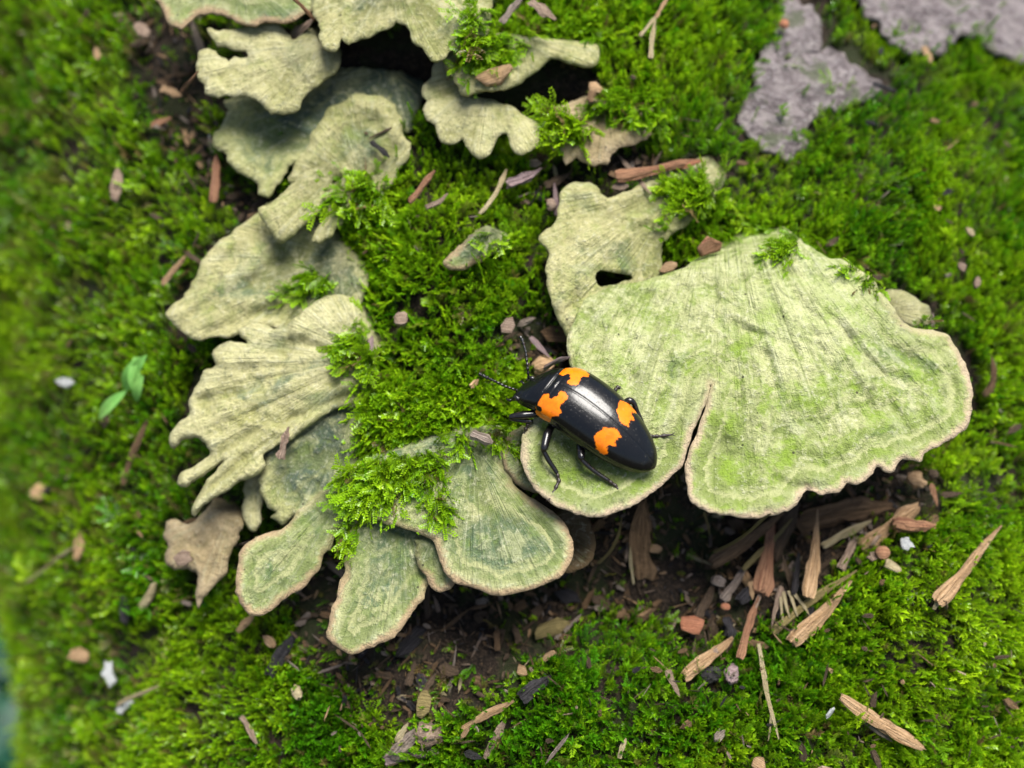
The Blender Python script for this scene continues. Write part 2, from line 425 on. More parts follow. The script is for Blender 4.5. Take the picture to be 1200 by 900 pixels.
# ------------------------------------------------------------------ bracket fungi
class Bracket:
    """one bracket: outline in photo pixels, lifted to real heights above the trunk"""
    def __init__(s, poly, grow, hinge, h0, h1, mat, label, holes=(), follow=0.75, step=4.5, cren=1.6, wave=0.045,
                 thick=0.14, round_=0.03, ridge=0.03, bulge=0.0, name='bracket_fungus', sink=-0.15, sink_s=0.12, extra=None, pw=1.0):
        s.poly0 = [tuple(map(float, p)) for p in poly]
        s.grow = np.array(grow, float) / np.linalg.norm(grow)
        s.hinge, s.h0, s.h1, s.mat, s.label, s.holes = hinge, h0, h1, mat, label, holes
        s.follow, s.step, s.cren, s.wave = follow, step, cren, wave
        s.thick, s.round, s.ridge, s.bulge, s.name, s.sink, s.sink_s = thick, round_, ridge, bulge, name, sink, sink_s
        s.extra, s.pw = extra, pw
        pr = np.array(s.poly0) @ s.grow
        s.pmin, s.pmax = pr.min(), pr.max()
        s.seed = int(abs(poly[0][0] * 7 + poly[0][1] * 13)) % 997
        s.outline = s.refine(s.poly0)
        s.holeo = [s.refine(h, 3.0) for h in holes]
        segs = []
        for a, b in zip(s.outline, s.outline[1:] + s.outline[:1]):
            mid = (np.array(a) + np.array(b)) / 2
            segs.append((*a, *b, (mid @ s.grow - s.pmin) / (s.pmax - s.pmin)))
        s.free = [q[:4] for q in segs if q[4] > 0.22] or [q[:4] for q in segs]
        s.alls = [q[:4] for q in segs]
        for h in s.holeo:
            for a, b in zip(h, h[1:] + h[:1]): s.alls.append((*a, *b))
    def refine(s, poly, seg=None):
        seg = seg or s.step
        # Catmull-Rom through the traced points, then crenulation noise
        pts = []
        n = len(poly)
        P = np.array(poly, float)
        for i in range(n):
            p0, p1, p2, p3 = P[i - 1], P[i], P[(i + 1) % n], P[(i + 2) % n]
            L = np.linalg.norm(p2 - p1)
            m = max(1, int(L / seg))
            for j in range(m):
                t = j / m
                q = 0.5 * ((2 * p1) + (-p0 + p2) * t + (2 * p0 - 5 * p1 + 4 * p2 - p3) * t * t + (-p0 + 3 * p1 - 3 * p2 + p3) * t ** 3)
                q = q * 0.75 + (p1 + (p2 - p1) * t) * 0.25
                pts.append(q)
        P = np.array(pts)
        T = np.roll(P, -1, 0) - np.roll(P, 1, 0)
        N = np.stack([T[:, 1], -T[:, 0]], -1) / (np.linalg.norm(T, axis=1, keepdims=True) + 1e-9)
        nz = fbm(P[:, 0] * 0.07, P[:, 1] * 0.07, 3, s.seed) * s.cren * 1.6 + vnoise(P[:, 0] * 0.16, P[:, 1] * 0.16, 0, s.seed + 3) * min(s.cren, 2) * 1.0
        P = P + N * nz[:, None]
        return [tuple(p) for p in P]
    def height(s, x, y):
        x = np.asarray(x, float); y = np.asarray(y, float)
        t = (x * s.grow[0] + y * s.grow[1] - s.pmin) / (s.pmax - s.pmin)
        t = np.clip(t, 0, 1.1)
        k = np.clip(t / s.sink_s, 0, 1); k = k * k * (3 - 2 * k)
        h = s.sink + (s.h0 - s.sink) * k + (s.h1 - s.h0) * t ** s.pw + s.bulge * np.sin(np.clip(t, 0, 1) * math.pi)
        if s.extra: h = h + s.extra(x, y)
        return h
    def detail(s, x, y, dr, th):
        R_ = np.hypot(x - s.hinge[0], y - s.hinge[1]) * CM
        rid = vnoise(th * 9, R_ * 0.5, 0, s.seed) * 0.6 + vnoise(th * 23, R_ * 0.8, 0, s.seed + 5) * 0.4
        u, v = x * CM, y * CM
        d = s.ridge * rid * np.clip(R_ / 1.2, 0.2, 1)
        d = d + s.wave * fbm(u * 1.3, v * 1.3, 4, s.seed + 9, 0.6)
        cz = vnoise(th * 11 + 0.6 * vnoise(u * 1.2, v * 1.2, 0, s.seed + 3), R_ * 0.45, 0, s.seed + 71)
        d = d - 0.42 * s.ridge * np.exp(-(cz / 0.10) ** 2) * np.clip(vnoise(u * 0.9, v * 0.9, 0, s.seed + 72) * 2 + 0.6, 0, 1) * np.clip(R_ / 1.5, 0, 1)
        rg = 1 - np.abs(vnoise(u * 2.6 + 3 * vnoise(u, v, 0, s.seed), v * 2.6, 0, s.seed + 31)) * 2
        d = d + 0.5 * s.wave * rg + 0.55 * s.wave * fbm(u * 4.2, v * 4.2, 3, s.seed + 44, 0.6)
        d = d + 0.35 * s.wave * np.sin(dr * 14 + 2 * vnoise(u * 1.5, v * 1.5, 0, s.seed))
        d = d + 0.018 * fbm(u * 9, v * 9, 3, s.seed + 2, 0.7)
        return d
    def build(s):
        out = s.outline
        st = s.step
        xs = np.array([p[0] for p in out]); ys = np.array([p[1] for p in out])
        gx, gy = np.meshgrid(np.arange(xs.min(), xs.max(), st), np.arange(ys.min(), ys.max(), st * 0.87))
        gx = gx + (np.arange(gx.shape[0])[:, None] % 2) * st * 0.5
        gx = gx.ravel() + rng.uniform(-.6, .6, gx.size); gy = gy.ravel() + rng.uniform(-.6, .6, gy.size)
        ok = inside(out, gx, gy)
        for h in s.holeo: ok &= ~inside(h, gx, gy)
        gx, gy = gx[ok], gy[ok]
        d = segdist(gx, gy, s.alls)
        ok = d > st * 0.55
        gx, gy = gx[ok], gy[ok]
        V = [Vector(p) for p in out]; E = [(i, (i + 1) % len(out)) for i in range(len(out))]
        for h in s.holeo:
            b = len(V); V += [Vector(p) for p in h]; E += [(b + i, b + (i + 1) % len(h)) for i in range(len(h))]
        V += [Vector((a, b)) for a, b in zip(gx, gy)]
        r = delaunay_2d_cdt(V, E, [], 0, 1e-5)
        P = np.array([tuple(v) for v in r[0]]); F = [tuple(f) for f in r[2]]
        Fa = np.array(F)
        cen = P[Fa].mean(1)
        ok = inside(out, cen[:, 0], cen[:, 1])
        for h in s.holeo: ok &= ~inside(h, cen[:, 0], cen[:, 1])
        Fa = Fa[ok]
        # orient counter-clockwise as seen (photo y points down)
        a, b, c = P[Fa[:, 0]], P[Fa[:, 1]], P[Fa[:, 2]]
        cr = (b[:, 0] - a[:, 0]) * (c[:, 1] - a[:, 1]) - (b[:, 1] - a[:, 1]) * (c[:, 0] - a[:, 0])
        Fa[cr > 0] = Fa[cr > 0][:, ::-1]
        x, y = P[:, 0], P[:, 1]
        da = segdist(x, y, s.alls) * CM
        dr = segdist(x, y, s.free) * CM
        rx_, ry_ = x - s.hinge[0], y - s.hinge[1]
        th = np.arctan2(-rx_ * s.grow[1] + ry_ * s.grow[0], rx_ * s.grow[0] + ry_ * s.grow[1])
        rr = s.round
        q = np.clip((rr - da) / rr, 0, 1)
        drop = rr * (1 - np.sqrt(np.clip(1 - q * q, 0, 1)))
        det = s.detail(x, y, dr, th)
        if s.extra: det = det + 0.8 * s.extra(x, y)
        bl = (det - np.mean(det)) / (np.std(det) + 1e-6)
        rel = np.clip(0.5 + 0.22 * bl, 0, 1)
        h = s.height(x, y) + s.detail(x, y, dr, th) * np.clip(da / 0.15, 0.35, 1) - drop
        top = on_height(x, y, h, s.follow)
        thk = 0.03 + s.thick * np.clip(da / 0.9, 0, 1) ** 0.7
        bot = top.copy(); bot[:, 2] -= thk + (rr - drop) * 0.5
        # pull the underside slightly inwards so the rim overhangs it
        n = len(P)
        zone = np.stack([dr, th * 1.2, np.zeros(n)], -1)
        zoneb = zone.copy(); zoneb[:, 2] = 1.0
        st = np.zeros(n)
        for (a_, b_, c_, d_, e_) in getattr(s, 'stains', []): st = np.maximum(st, e_ * np.exp(-((x - a_) / c_) ** 2 - ((y - b_) / d_) ** 2))
        low = np.clip(((x * s.grow[0] + y * s.grow[1]) - s.pmin) / (s.pmax - s.pmin), 0, 1)
        verts = np.concatenate([top, bot])
        cnt = {}
        for f in Fa:
            for i in range(3):
                e = (int(f[i]), int(f[(i + 1) % 3]))
                cnt[e] = 1
        bnd = [e for e in cnt if (e[1], e[0]) not in cnt]
        faces = [tuple(map(int, f)) for f in Fa] + [tuple(int(i) + n for i in f[::-1]) for f in Fa]
        faces += [(b_, a_, a_ + n, b_ + n) for a_, b_ in bnd]
        bx, by = np.mean(s.poly0, 0)
        # origin where the bracket meets the wood
        org = on_height([s.hinge[0]], [s.hinge[1]], 0.0, 1.0)[0]
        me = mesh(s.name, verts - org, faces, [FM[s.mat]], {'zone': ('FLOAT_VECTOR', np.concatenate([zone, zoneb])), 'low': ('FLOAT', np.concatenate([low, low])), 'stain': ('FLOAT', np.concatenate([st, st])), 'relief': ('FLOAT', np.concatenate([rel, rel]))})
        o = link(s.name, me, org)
        tag(o, s.label, 'bracket fungus', 'bracket fungi on the trunk')
        s.obj = o
        return o

def dip(px, py, r, amp, ang=0.0, asp=1.0):
    c, s_ = math.cos(ang), math.sin(ang)
    def f(x, y):
        a = ((x - px) * c + (y - py) * s_) / r; b = (-(x - px) * s_ + (y - py) * c) / (r * asp)
        return amp * np.exp(-(a * a + b * b))
    return f
def crease(pts, w=4.0, depth=0.05):
    segs = [(*a, *b) for a, b in zip(pts[:-1], pts[1:])]
    def f(x, y):
        x = np.atleast_1d(np.asarray(x, float)); y = np.atleast_1d(np.asarray(y, float))
        return -depth * np.exp(-(segdist(x + 3 * vnoise(x * .05, y * .05, 0, 4), y, segs) / w) ** 2)
    return f
def both(*fs): return lambda x, y: sum(f(x, y) for f in fs)

BR = {}
BR['A'] = Bracket([(690,345),(715,334),(750,330),(790,318),(822,300),(850,280),(872,264),(895,258),(925,268),(945,285),(968,300),(990,305),(1012,318),(1030,338),(1045,358),(1062,380),(1085,386),(1108,390),(1122,408),(1132,430),(1139,455),(1139,480),(1132,502),(1108,518),(1084,532),(1078,542),(1058,538),(1050,546),(1048,552),(1038,553),(1028,548),(1018,562),(1004,568),(992,565),(984,577),(964,580),(946,574),(934,592),(915,602),(890,607),(860,606),(832,600),(812,590),(806,575),(803,552),(808,528),(819,500),(831,466),(833,450),(828,468),(815,500),(805,526),(799,546),(783,562),(762,580),(738,594),(715,603),(695,607),(670,601),(645,590),(626,572),(614,552),(610,530),(613,508),(624,490),(650,478),(668,455),(670,435),(664,412),(668,385)],
    (0.25, 1), (845, 170), 0.6, 1.6, 'big', 'largest green bracket with a split lower edge, the beetle on its left lobe', step=3.6, ridge=0.06, wave=0.05, thick=0.45, round_=0.032, cren=1.2,
    extra=both(dip(820, 545, 40, -0.10, 1.3, 3.0), dip(1000, 420, 130, 0.18), dip(735, 420, 60, 0.12), dip(660, 540, 60, -0.12),
      crease([(940,325),(958,372),(985,420),(1015,465),(1030,500)], 5, 0.035), crease([(960,355),(978,375),(1005,410),(1040,440)], 4, 0.04), crease([(866,360),(872,385),(878,410),(888,450)], 3.5, 0.04), crease([(833,450),(846,420),(848,385),(842,350)], 3.5, 0.05),
      crease([(905,560),(925,570),(960,572)], 5, 0.07), crease([(805,560),(835,530),(850,515)], 4, 0.04), crease([(760,345),(720,380),(700,410)], 6, 0.07), crease([(735,345),(700,375),(685,400)], 4, 0.05), crease([(900,420),(920,480),(935,530)], 8, 0.04),
      crease([(1030,400),(1080,430),(1120,450)], 7, 0.05), crease([(870,330),(930,322),(1000,330)], 9, 0.06), dip(960, 345, 60, 0.16), dip(880, 350, 50, 0.08), dip(1060, 470, 60, -0.10), dip(930, 540, 60, -0.08)), pw=0.8)
BR['K1'] = Bracket([(1030,345),(1038,340),(1055,339),(1070,346),(1080,354),(1089,358),(1091,370),(1088,382),(1075,388),(1060,386),(1042,372),(1032,360)],
    (1, 0.3), (1035, 362), 0.6, 0.85, 'pale', 'small rounded knob bracket at the upper right edge of the largest bracket', round_=0.18, bulge=0.16, wave=0.02, cren=0.6, step=3.2)
BR['B'] = Bracket([(658,225),(670,215),(690,214),(702,222),(712,232),(735,226),(752,214),(775,205),(800,192),(830,182),(850,188),(848,215),(830,240),(806,262),(790,272),(778,284),(775,300),(778,316),(780,345),(750,360),(720,366),(700,372),(686,384),(676,400),(664,398),(654,376),(645,352),(640,330),(641,312),(646,296),(640,288),(630,281),(640,268),(652,256),(656,240)],
    (-0.75, 0.65), (800, 215), 0.40, 0.72, 'olive', 'crumpled pale green bracket with a dark hole through it, above the beetle', holes=[[(699,319),(704,317),(712,316),(720,319),(730,320),(740,325),(728,332),(712,334),(700,333)]], wave=0.07, ridge=0.04, round_=0.032, extra=both(dip(660, 330, 40, 0.15), dip(700, 280, 40, 0.1)))
BR['C'] = Bracket([(612,500),(600,506),(592,518),(588,534),(590,550),(600,564),(614,574),(632,580),(650,570),(650,530),(640,505)],
    (-1, 0.7), (650, 520), 0.6, 0.95, 'zoned', 'small green lip tucked under the left lobe of the largest bracket', round_=0.14, wave=0.02, step=3.5)
BR['S'] = Bracket([(640,600),(668,598),(690,610),(699,632),(698,652),(684,664),(662,672),(640,665),(625,640)],
    (0.8, 0.8), (630, 610), 0.15, 0.45, 'dark', 'dark brown bracket half hidden below the beetle\'s bracket', round_=0.032)
BR['E'] = Bracket([(430,590),(455,575),(490,580),(520,600),(530,640),(522,668),(508,680),(498,697),(482,722),(466,742),(452,752),(434,760),(412,767),(398,762),(386,752),(382,740),(388,728),(390,712),(398,690),(404,670),(405,645),(412,615)],
    (-0.25, 1), (470, 590), 0.42, 1.15, 'zoned', 'long tongue-shaped zoned bracket pointing down, lowest on the trunk', wave=0.04, ridge=0.05, round_=0.032, thick=0.3)
BR['D2'] = Bracket([(488,628),(505,620),(530,630),(540,660),(535,680),(528,690),(516,694),(506,688),(498,676),(490,660),(486,644)],
    (0.2, 1), (510, 622), 0.75, 0.95, 'zoned', 'narrow fold of bracket between the tongue and the half-round bracket', round_=0.032, ridge=0.04)
BR['D'] = Bracket([(400,560),(440,520),(480,500),(520,492),(555,500),(585,498),(596,515),(592,545),(604,570),(625,585),(648,600),(664,616),(672,634),(671,652),(662,670),(646,682),(622,691),(598,697),(575,697),(552,688),(532,682),(520,668),(514,652),(509,636),(498,628),(470,618),(440,610),(415,590)],
    (0.35, 1), (555, 520), 0.50, 1.28, 'zoned', 'half-round zoned bracket with a cream rim, below and left of the beetle', wave=0.035, ridge=0.02, round_=0.032, thick=0.35, cren=0.9)
BR['F'] = Bracket([(405,520),(420,545),(418,575),(416,600),(408,612),(396,624),(390,640),(380,650),(372,668),(358,685),(340,700),(322,712),(304,722),(290,718),(279,702),(276,684),(278,665),(280,650),(292,636),(310,626),(330,620),(345,605),(360,588),(378,570),(392,545)],
    (-0.8, 0.7), (415, 560), 0.38, 1.0, 'zoned', 'spoon-shaped bracket with a pink rim, hanging at the lower left', wave=0.035, ridge=0.03, round_=0.032)
BR['I'] = Bracket([(300,520),(330,500),(370,470),(410,455),(430,470),(425,520),(405,560),(382,578),(372,590),(358,602),(345,608),(332,618),(318,606),(322,600),(312,596),(306,580),(304,560),(306,545)],
    (-0.5, 1), (410, 470), 0.34, 0.62, 'teal', 'blue-grey crusty bracket under the pale fingered bracket', wave=0.08, ridge=0.04, cren=3, round_=0.07)
BR['Q2'] = Bracket([(288,555),(300,535),(312,540),(310,575),(306,605),(300,622),(288,618),(284,600),(286,575)],
    (0, 1), (300, 540), 0.2, 0.35, 'pale', 'thin pale flap hanging below the fingers of the palest bracket', round_=0.05, step=3.2)
BR['H'] = Bracket([(305,245),(330,235),(400,270),(430,290),(432,330),(420,360),(400,380),(350,392),(320,385),(290,386),(272,394),(250,397),(230,399),(215,392),(204,380),(194,368),(205,356),(215,348),(222,336),(232,322),(235,308),(250,290),(270,274),(285,262)],
    (-0.8, 0.55), (400, 300), 0.28, 0.72, 'olive', 'broad triangular grey-green bracket spreading to the outer side of the trunk', wave=0.06, ridge=0.03, thick=0.25, extra=both(dip(345, 330, 50, -0.12), crease([(215,380),(250,350),(300,330)], 6, 0.06), crease([(240,390),(300,370),(360,350)], 6, 0.07), dip(260, 330, 25, 0.06)))
BR['G'] = Bracket([(280,385),(300,378),(325,386),(345,372),(372,352),(395,345),(425,350),(440,365),(462,386),(460,400),(440,420),(442,450),(420,475),(395,478),(375,490),(355,505),(338,518),(318,524),(308,534),(312,545),(302,556),(286,562),(270,572),(255,582),(240,592),(228,605),(225,598),(232,580),(243,565),(262,540),(250,548),(232,562),(218,570),(207,568),(213,555),(228,545),(246,532),(240,520),(228,512),(212,516),(204,526),(199,520),(200,508),(206,497),(222,484),(221,470),(226,458),(234,445),(238,434),(248,432),(254,428),(248,415),(254,406),(270,400),(290,402),(282,395)],
    (-0.9, 0.45), (430, 420), 0.40, 0.95, 'pale', 'large pale cream bracket with finger-like lobes pointing down and outward', wave=0.05, ridge=0.035, cren=1.2, round_=0.07, thick=0.22, step=3.8, extra=both(dip(350, 372, 30, 0.08), crease([(215,590),(255,565),(290,535),(330,510)], 4, 0.07), crease([(208,560),(250,535),(300,505)], 5, 0.05), crease([(340,490),(380,475),(430,455)], 6, 0.10), crease([(355,400),(380,410),(400,415)], 5, 0.08), crease([(230,470),(280,460),(330,440)], 6, 0.05), crease([(330,380),(340,400),(330,430)], 5, 0.07), dip(300, 400, 22, 0.07), dip(390, 380, 25, 0.08), dip(350, 440, 30, 0.06)))
BR['K'] = Bracket([(262,118),(300,105),(360,98),(392,82),(430,80),(465,84),(496,95),(502,110),(490,125),(484,150),(470,160),(450,150),(425,165),(400,185),(385,195),(370,192),(355,196),(345,190),(333,205),(322,222),(314,230),(304,226),(302,216),(290,206),(278,200),(268,192),(262,178),(250,170),(252,155),(264,142),(270,128)],
    (-0.75, 0.75), (460, 80), 0.15, 0.5, 'teal', 'shaded blue-green bracket below the torn upper bracket', wave=0.07, ridge=0.03, cren=2.5, extra=dip(310, 150, 26, -0.1))
BR['K2'] = Bracket([(340,212),(346,190),(362,168),(372,145),(386,128),(402,120),(422,110),(440,114),(452,112),(466,132),(472,150),(480,172),(470,198),(450,222),(425,242),(402,232),(384,218),(362,222)],
    (0.1, -1), (430, 225), 0.40, 0.46, 'olive', 'brownish ear-shaped bracket with a pale upper rim, near the dark hollow', cren=3, wave=0.09, round_=0.032, sink=0.2)
BR['J'] = Bracket([(355,200),(375,195),(398,185),(412,195),(405,205),(392,212),(384,222),(384,240),(376,250),(364,260),(350,270),(338,280),(328,286),(318,275),(310,262),(304,245),(318,236),(332,224),(345,212)],
    (-0.7, 0.7), (395, 200), 0.50, 0.80, 'olive', 'small squarish bracket flap above the triangular bracket', wave=0.05, ridge=0.05, round_=0.06)
BR['J2'] = Bracket([(384,214),(396,208),(410,216),(416,232),(410,245),(400,262),(390,276),(378,284),(366,284),(368,272),(376,262),(380,250),(384,236)],
    (-0.4, 1), (404, 215), 0.5, 0.75, 'olive', 'narrow curled flap hanging beside the squarish flap', round_=0.05, step=3.2)
BR['L'] = Bracket([(244,34),(262,36),(290,32),(318,26),(330,28),(342,46),(365,30),(395,45),(400,75),(380,95),(360,108),(352,120),(345,130),(332,134),(318,132),(306,124),(298,118),(285,114),(270,113),(252,112),(242,108),(240,98),(232,94),(230,80),(234,60),(244,56),(256,64),(268,72),(276,68),(290,66),(288,60),(275,58),(255,54),(248,44)],
    (-0.75, 0.65), (380, 50), 0.65, 1.0, 'pale', 'torn yellowish bracket with ragged lobes, second from the top', wave=0.07, ridge=0.04, cren=2)
BR['M'] = Bracket([(188,-25),(370,-25),(368,10),(358,14),(345,24),(328,26),(312,26),(300,32),(284,30),(268,18),(245,16),(228,20),(212,32),(200,30),(190,12)],
    (-0.1, 1), (280, -30), 0.7, 1.05, 'zoned', 'green bracket cut off by the top edge of the picture', wave=0.05, ridge=0.03, sink_s=0.05)
BR['N'] = Bracket([(370,-25),(560,-25),(575,20),(560,50),(532,58),(520,68),(512,72),(500,66),(494,56),(484,48),(480,32),(464,26),(458,34),(444,40),(428,42),(418,48),(408,54),(400,44),(392,58),(380,56),(372,30)],
    (0.05, 1), (460, -30), 0.75, 1.15, 'olive', 'uppermost central bracket with an arched torn edge over a black hollow', wave=0.06, ridge=0.04, sink_s=0.05, cren=2.5)
BR['O'] = Bracket([(515,66),(530,60),(560,55),(600,70),(590,95),(560,108),(545,112),(575,116),(600,125),(620,138),(632,148),(632,160),(630,170),(622,178),(612,182),(602,178),(598,168),(594,156),(584,160),(580,168),(574,180),(562,186),(552,180),(546,170),(542,162),(536,168),(526,170),(516,166),(512,156),(510,146),(500,140),(496,128),(500,118),(494,112),(496,100),(506,90),(506,78)],
    (-0.25, 1), (575, 80), 0.5, 0.85, 'pale', 'scalloped bracket with five rounded lobes along its lower edge', wave=0.05, ridge=0.06, round_=0.032, cren=1.0)
BR['O2'] = Bracket([(520,50),(560,40),(600,35),(650,40),(700,50),(700,75),(684,80),(668,74),(655,68),(642,72),(632,80),(622,90),(608,100),(594,104),(576,106),(560,108),(548,112),(540,110),(530,90),(518,70)],
    (-0.1, 1), (610, 40), 0.62, 0.98, 'olive', 'thin arched bracket whose lower edge overhangs a black cavity', wave=0.05, ridge=0.03, round_=0.06, cren=1.5)
BR['P'] = Bracket([(630,140),(645,130),(670,120),(710,110),(755,118),(765,140),(762,162),(745,168),(730,170),(720,176),(716,190),(702,194),(688,192),(676,188),(664,192),(660,180),(648,174),(640,166),(634,156)],
    (-0.15, 1), (710, 115), 0.40, 0.7, 'brown', 'knobbly cream bracket half covered by moss, above the red splinter', wave=0.09, ridge=0.05, cren=3)
BR['Q'] = Bracket([(250,585),(275,590),(285,600),(282,625),(270,640),(268,655),(262,675),(250,690),(238,700),(232,712),(230,690),(228,672),(205,668),(194,655),(198,640),(192,630),(196,612),(210,610),(225,614),(236,600)],
    (-0.5, 1), (275, 590), 0.35, 0.5, 'brown', 'withered tan bracket hanging loose over the moss at the lower left', wave=0.07, cren=3, round_=0.05, thick=0.1)
BR['R'] = Bracket([(540,285),(560,268),(580,262),(598,272),(594,284),(582,292),(570,304),(552,312),(536,318),(522,314),(520,306),(530,296)],
    (-0.5, 1), (580, 272), 0.62, 0.72, 'zoned', 'little grey-green bracket alone in the moss ridge', wave=0.03, round_=0.06, step=3.2)
# where algae and old growth colour the flesh: (x, y, rx, ry, strength)
STAIN = {'A': [(672,545,55,40,1.0),(730,560,50,25,.8),(640,520,25,40,.5),(1010,430,60,80,.35),(900,480,60,50,.3)], 'D': [(590,630,70,32,1.0),(560,550,60,30,.45)], 'D2': [(505,650,15,25,.4)],
 'E': [(460,660,50,50,.7),(440,610,40,30,.5)], 'F': [(315,680,25,25,.7),(370,600,40,20,.4)], 'I': [(370,540,70,45,1.0),(400,490,40,30,.8)], 'G': [(330,405,30,25,.6),(390,395,30,20,.4),(330,455,20,12,.5),(400,470,50,14,.8)],
 'H': [(360,310,70,40,1.0),(330,350,60,30,.5),(410,340,40,30,.7)], 'K': [(440,115,80,40,1.2),(340,160,35,22,.9)], 'K2': [(425,165,40,40,.7)], 'L': [(345,70,30,25,.4)], 'M': [(330,15,40,18,.8),(230,5,40,15,.3)],
 'N': [(440,0,50,20,.7),(540,20,40,40,.5)], 'O': [(570,150,50,20,.35)], 'O2': [(620,60,60,15,.5)], 'B': [(720,290,30,20,.7),(800,235,50,25,.6)], 'P': [(740,150,22,18,.8)], 'R': [(560,295,30,20,.8)], 'C': [(600,530,20,40,.5)]}
for k in BR:
    BR[k].stains = STAIN.get(k, [])
    BR[k].build()

def top_height(x, y):
    """height of the highest bracket over each photo pixel, its s and follow"""
    H = np.full(len(x), -9.0); S_ = np.zeros(len(x)); Fo = np.ones(len(x))
    for b in BR.values():
        ok = inside(b.outline, x, y)
        for h in b.holeo: ok &= ~inside(h, x, y)
        if not ok.any(): continue
        h = b.height(x, y)
        t = (x * b.grow[0] + y * b.grow[1] - b.pmin) / (b.pmax - b.pmin)
        w = ok & (h > H)
        H[w] = h[w]; S_[w] = t[w]; Fo[w] = b.follow
    return H, S_, Fo

def spot(px, py, lift=0.0):
    """3-D point on whatever surface (bracket or trunk) stands at a photo pixel"""
    H, S_, Fo = top_height(np.array([px], float), np.array([py], float))
    if H[0] > -5: return on_height([px], [py], H[0] + lift, Fo[0])[0]
    return on_height([px], [py], lambda u, v: ground_h(u, v) + lift, 1.0)[0]

# ------------------------------------------------------------------ moss
def moss_mat():
    m = NT('moss_leaf', 0.28, 0.5)
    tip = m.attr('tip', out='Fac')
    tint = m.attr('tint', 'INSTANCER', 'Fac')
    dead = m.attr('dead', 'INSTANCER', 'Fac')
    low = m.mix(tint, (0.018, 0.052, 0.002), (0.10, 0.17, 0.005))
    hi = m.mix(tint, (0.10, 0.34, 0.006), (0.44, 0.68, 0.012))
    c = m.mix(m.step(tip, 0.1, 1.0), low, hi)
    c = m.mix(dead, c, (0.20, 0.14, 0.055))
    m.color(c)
    tr = m.n('ShaderNodeBsdfTranslucent'); m.set(tr.inputs['Color'], c)
    mx = m.n('ShaderNodeMixShader'); mx.inputs[0].default_value = 0.42
    m.t.links.new(m.b.outputs[0], mx.inputs[1]); m.t.links.new(tr.outputs[0], mx.inputs[2])
    m.t.links.new(mx.outputs[0], m.t.nodes['Material Output'].inputs['Surface'])
    return m.m
M_MOSS = moss_mat()

def leaf(V, F, T, base, d, side, nrm, L, wd, curl, t0):
    """one pointed, keeled moss leaf"""
    b = len(V)
    mid = base + d * L * 0.5 + nrm * L * 0.03
    tip = base + d * L * (1 - curl * 0.25) + nrm * L * curl
    V += [base, mid + side * wd * 0.5 + nrm * wd * 0.25, mid, mid - side * wd * 0.5 + nrm * wd * 0.25, tip]
    F += [(b, b + 1, b + 2), (b, b + 2, b + 3), (b + 2, b + 1, b + 4), (b + 3, b + 2, b + 4)]
    T += [t0 * 0.7, t0, t0 * 0.85, t0, min(1, t0 + 0.3)]

def proto_upright(seed, n=22, H=0.42, L=0.115, wd=0.036, spread=(70, 22)):
    r = np.random.default_rng(seed)
    V, F, T = [], [], []
    for i in range(n):
        f = (i + 1) / n
        z = H * (0.12 + 0.88 * f)
        a = i * 2.399 + r.uniform(-.3, .3)
        out = np.array([math.cos(a), math.sin(a), 0.0])
        e = R(spread[0] + (spread[1] - spread[0]) * f + r.uniform(-9, 9))
        d = out * math.sin(e) + np.array([0, 0, 1.0]) * math.cos(e)
        side = np.array([-math.sin(a), math.cos(a), 0])
        nrm = np.cross(d, side); nrm /= np.linalg.norm(nrm)
        leaf(V, F, T, np.array([0.02 * math.sin(f * 4 + seed), 0.02 * math.cos(f * 3), z]), d, side, nrm if nrm[2] > 0 else -nrm,
             L * r.uniform(.75, 1.1) * (0.75 + 0.4 * math.sin(f * 2.6)), wd * r.uniform(.8, 1.2), r.uniform(-.12, .2), 0.15 + 0.85 * f ** 1.4)
    return V, F, T

def proto_feather(seed, n=17, L0=0.62, arch=0.25):
    """flattened creeping frond, leaves in two ranks with side branches"""
    r = np.random.default_rng(seed)
    V, F, T = [], [], []
    def frond(p, ax, up, Ln, k, t0, br):
        side = np.cross(up, ax); side /= np.linalg.norm(side)
        for i in range(k):
            f = (i + 0.5) / k
            c = p + ax * Ln * f + up * Ln * arch * (f - f * f * 0.9)
            for sg in (1, -1):
                d = ax * 0.72 + side * sg * 0.62 + up * r.uniform(0.05, 0.4)
                d /= np.linalg.norm(d)
                sd = np.cross(up, d); sd /= np.linalg.norm(sd)
                leaf(V, F, T, c, d, sd, up, 0.095 * (1.15 - 0.6 * f) * r.uniform(.8, 1.15), 0.034, r.uniform(-.15, .15), min(1, t0 + 0.75 * f))
            if br and i in (int(k * .3), int(k * .5), int(k * .68)):
                sg = 1 if i % 2 else -1
                a2 = ax * 0.7 + side * sg * 0.7; a2 /= np.linalg.norm(a2)
                frond(c, a2, up, Ln * 0.42, 5, t0 + 0.2, False)
    frond(np.zeros(3), np.array([0, 0, 1.0]), np.array([1.0, 0, 0]), L0, n, 0.2, True)
    return V, F, T

PROTOS = [proto_upright(1), proto_upright(2, 26, 0.50, 0.10, 0.030, (62, 15)), proto_upright(3, 18, 0.34, 0.13, 0.042, (80, 35)),
          proto_upright(4, 30, 0.58, 0.085, 0.028, (55, 12)),
          proto_feather(5), proto_feather(6, 13, 0.5, 0.4), proto_feather(7, 11, 0.4, 0.15)]

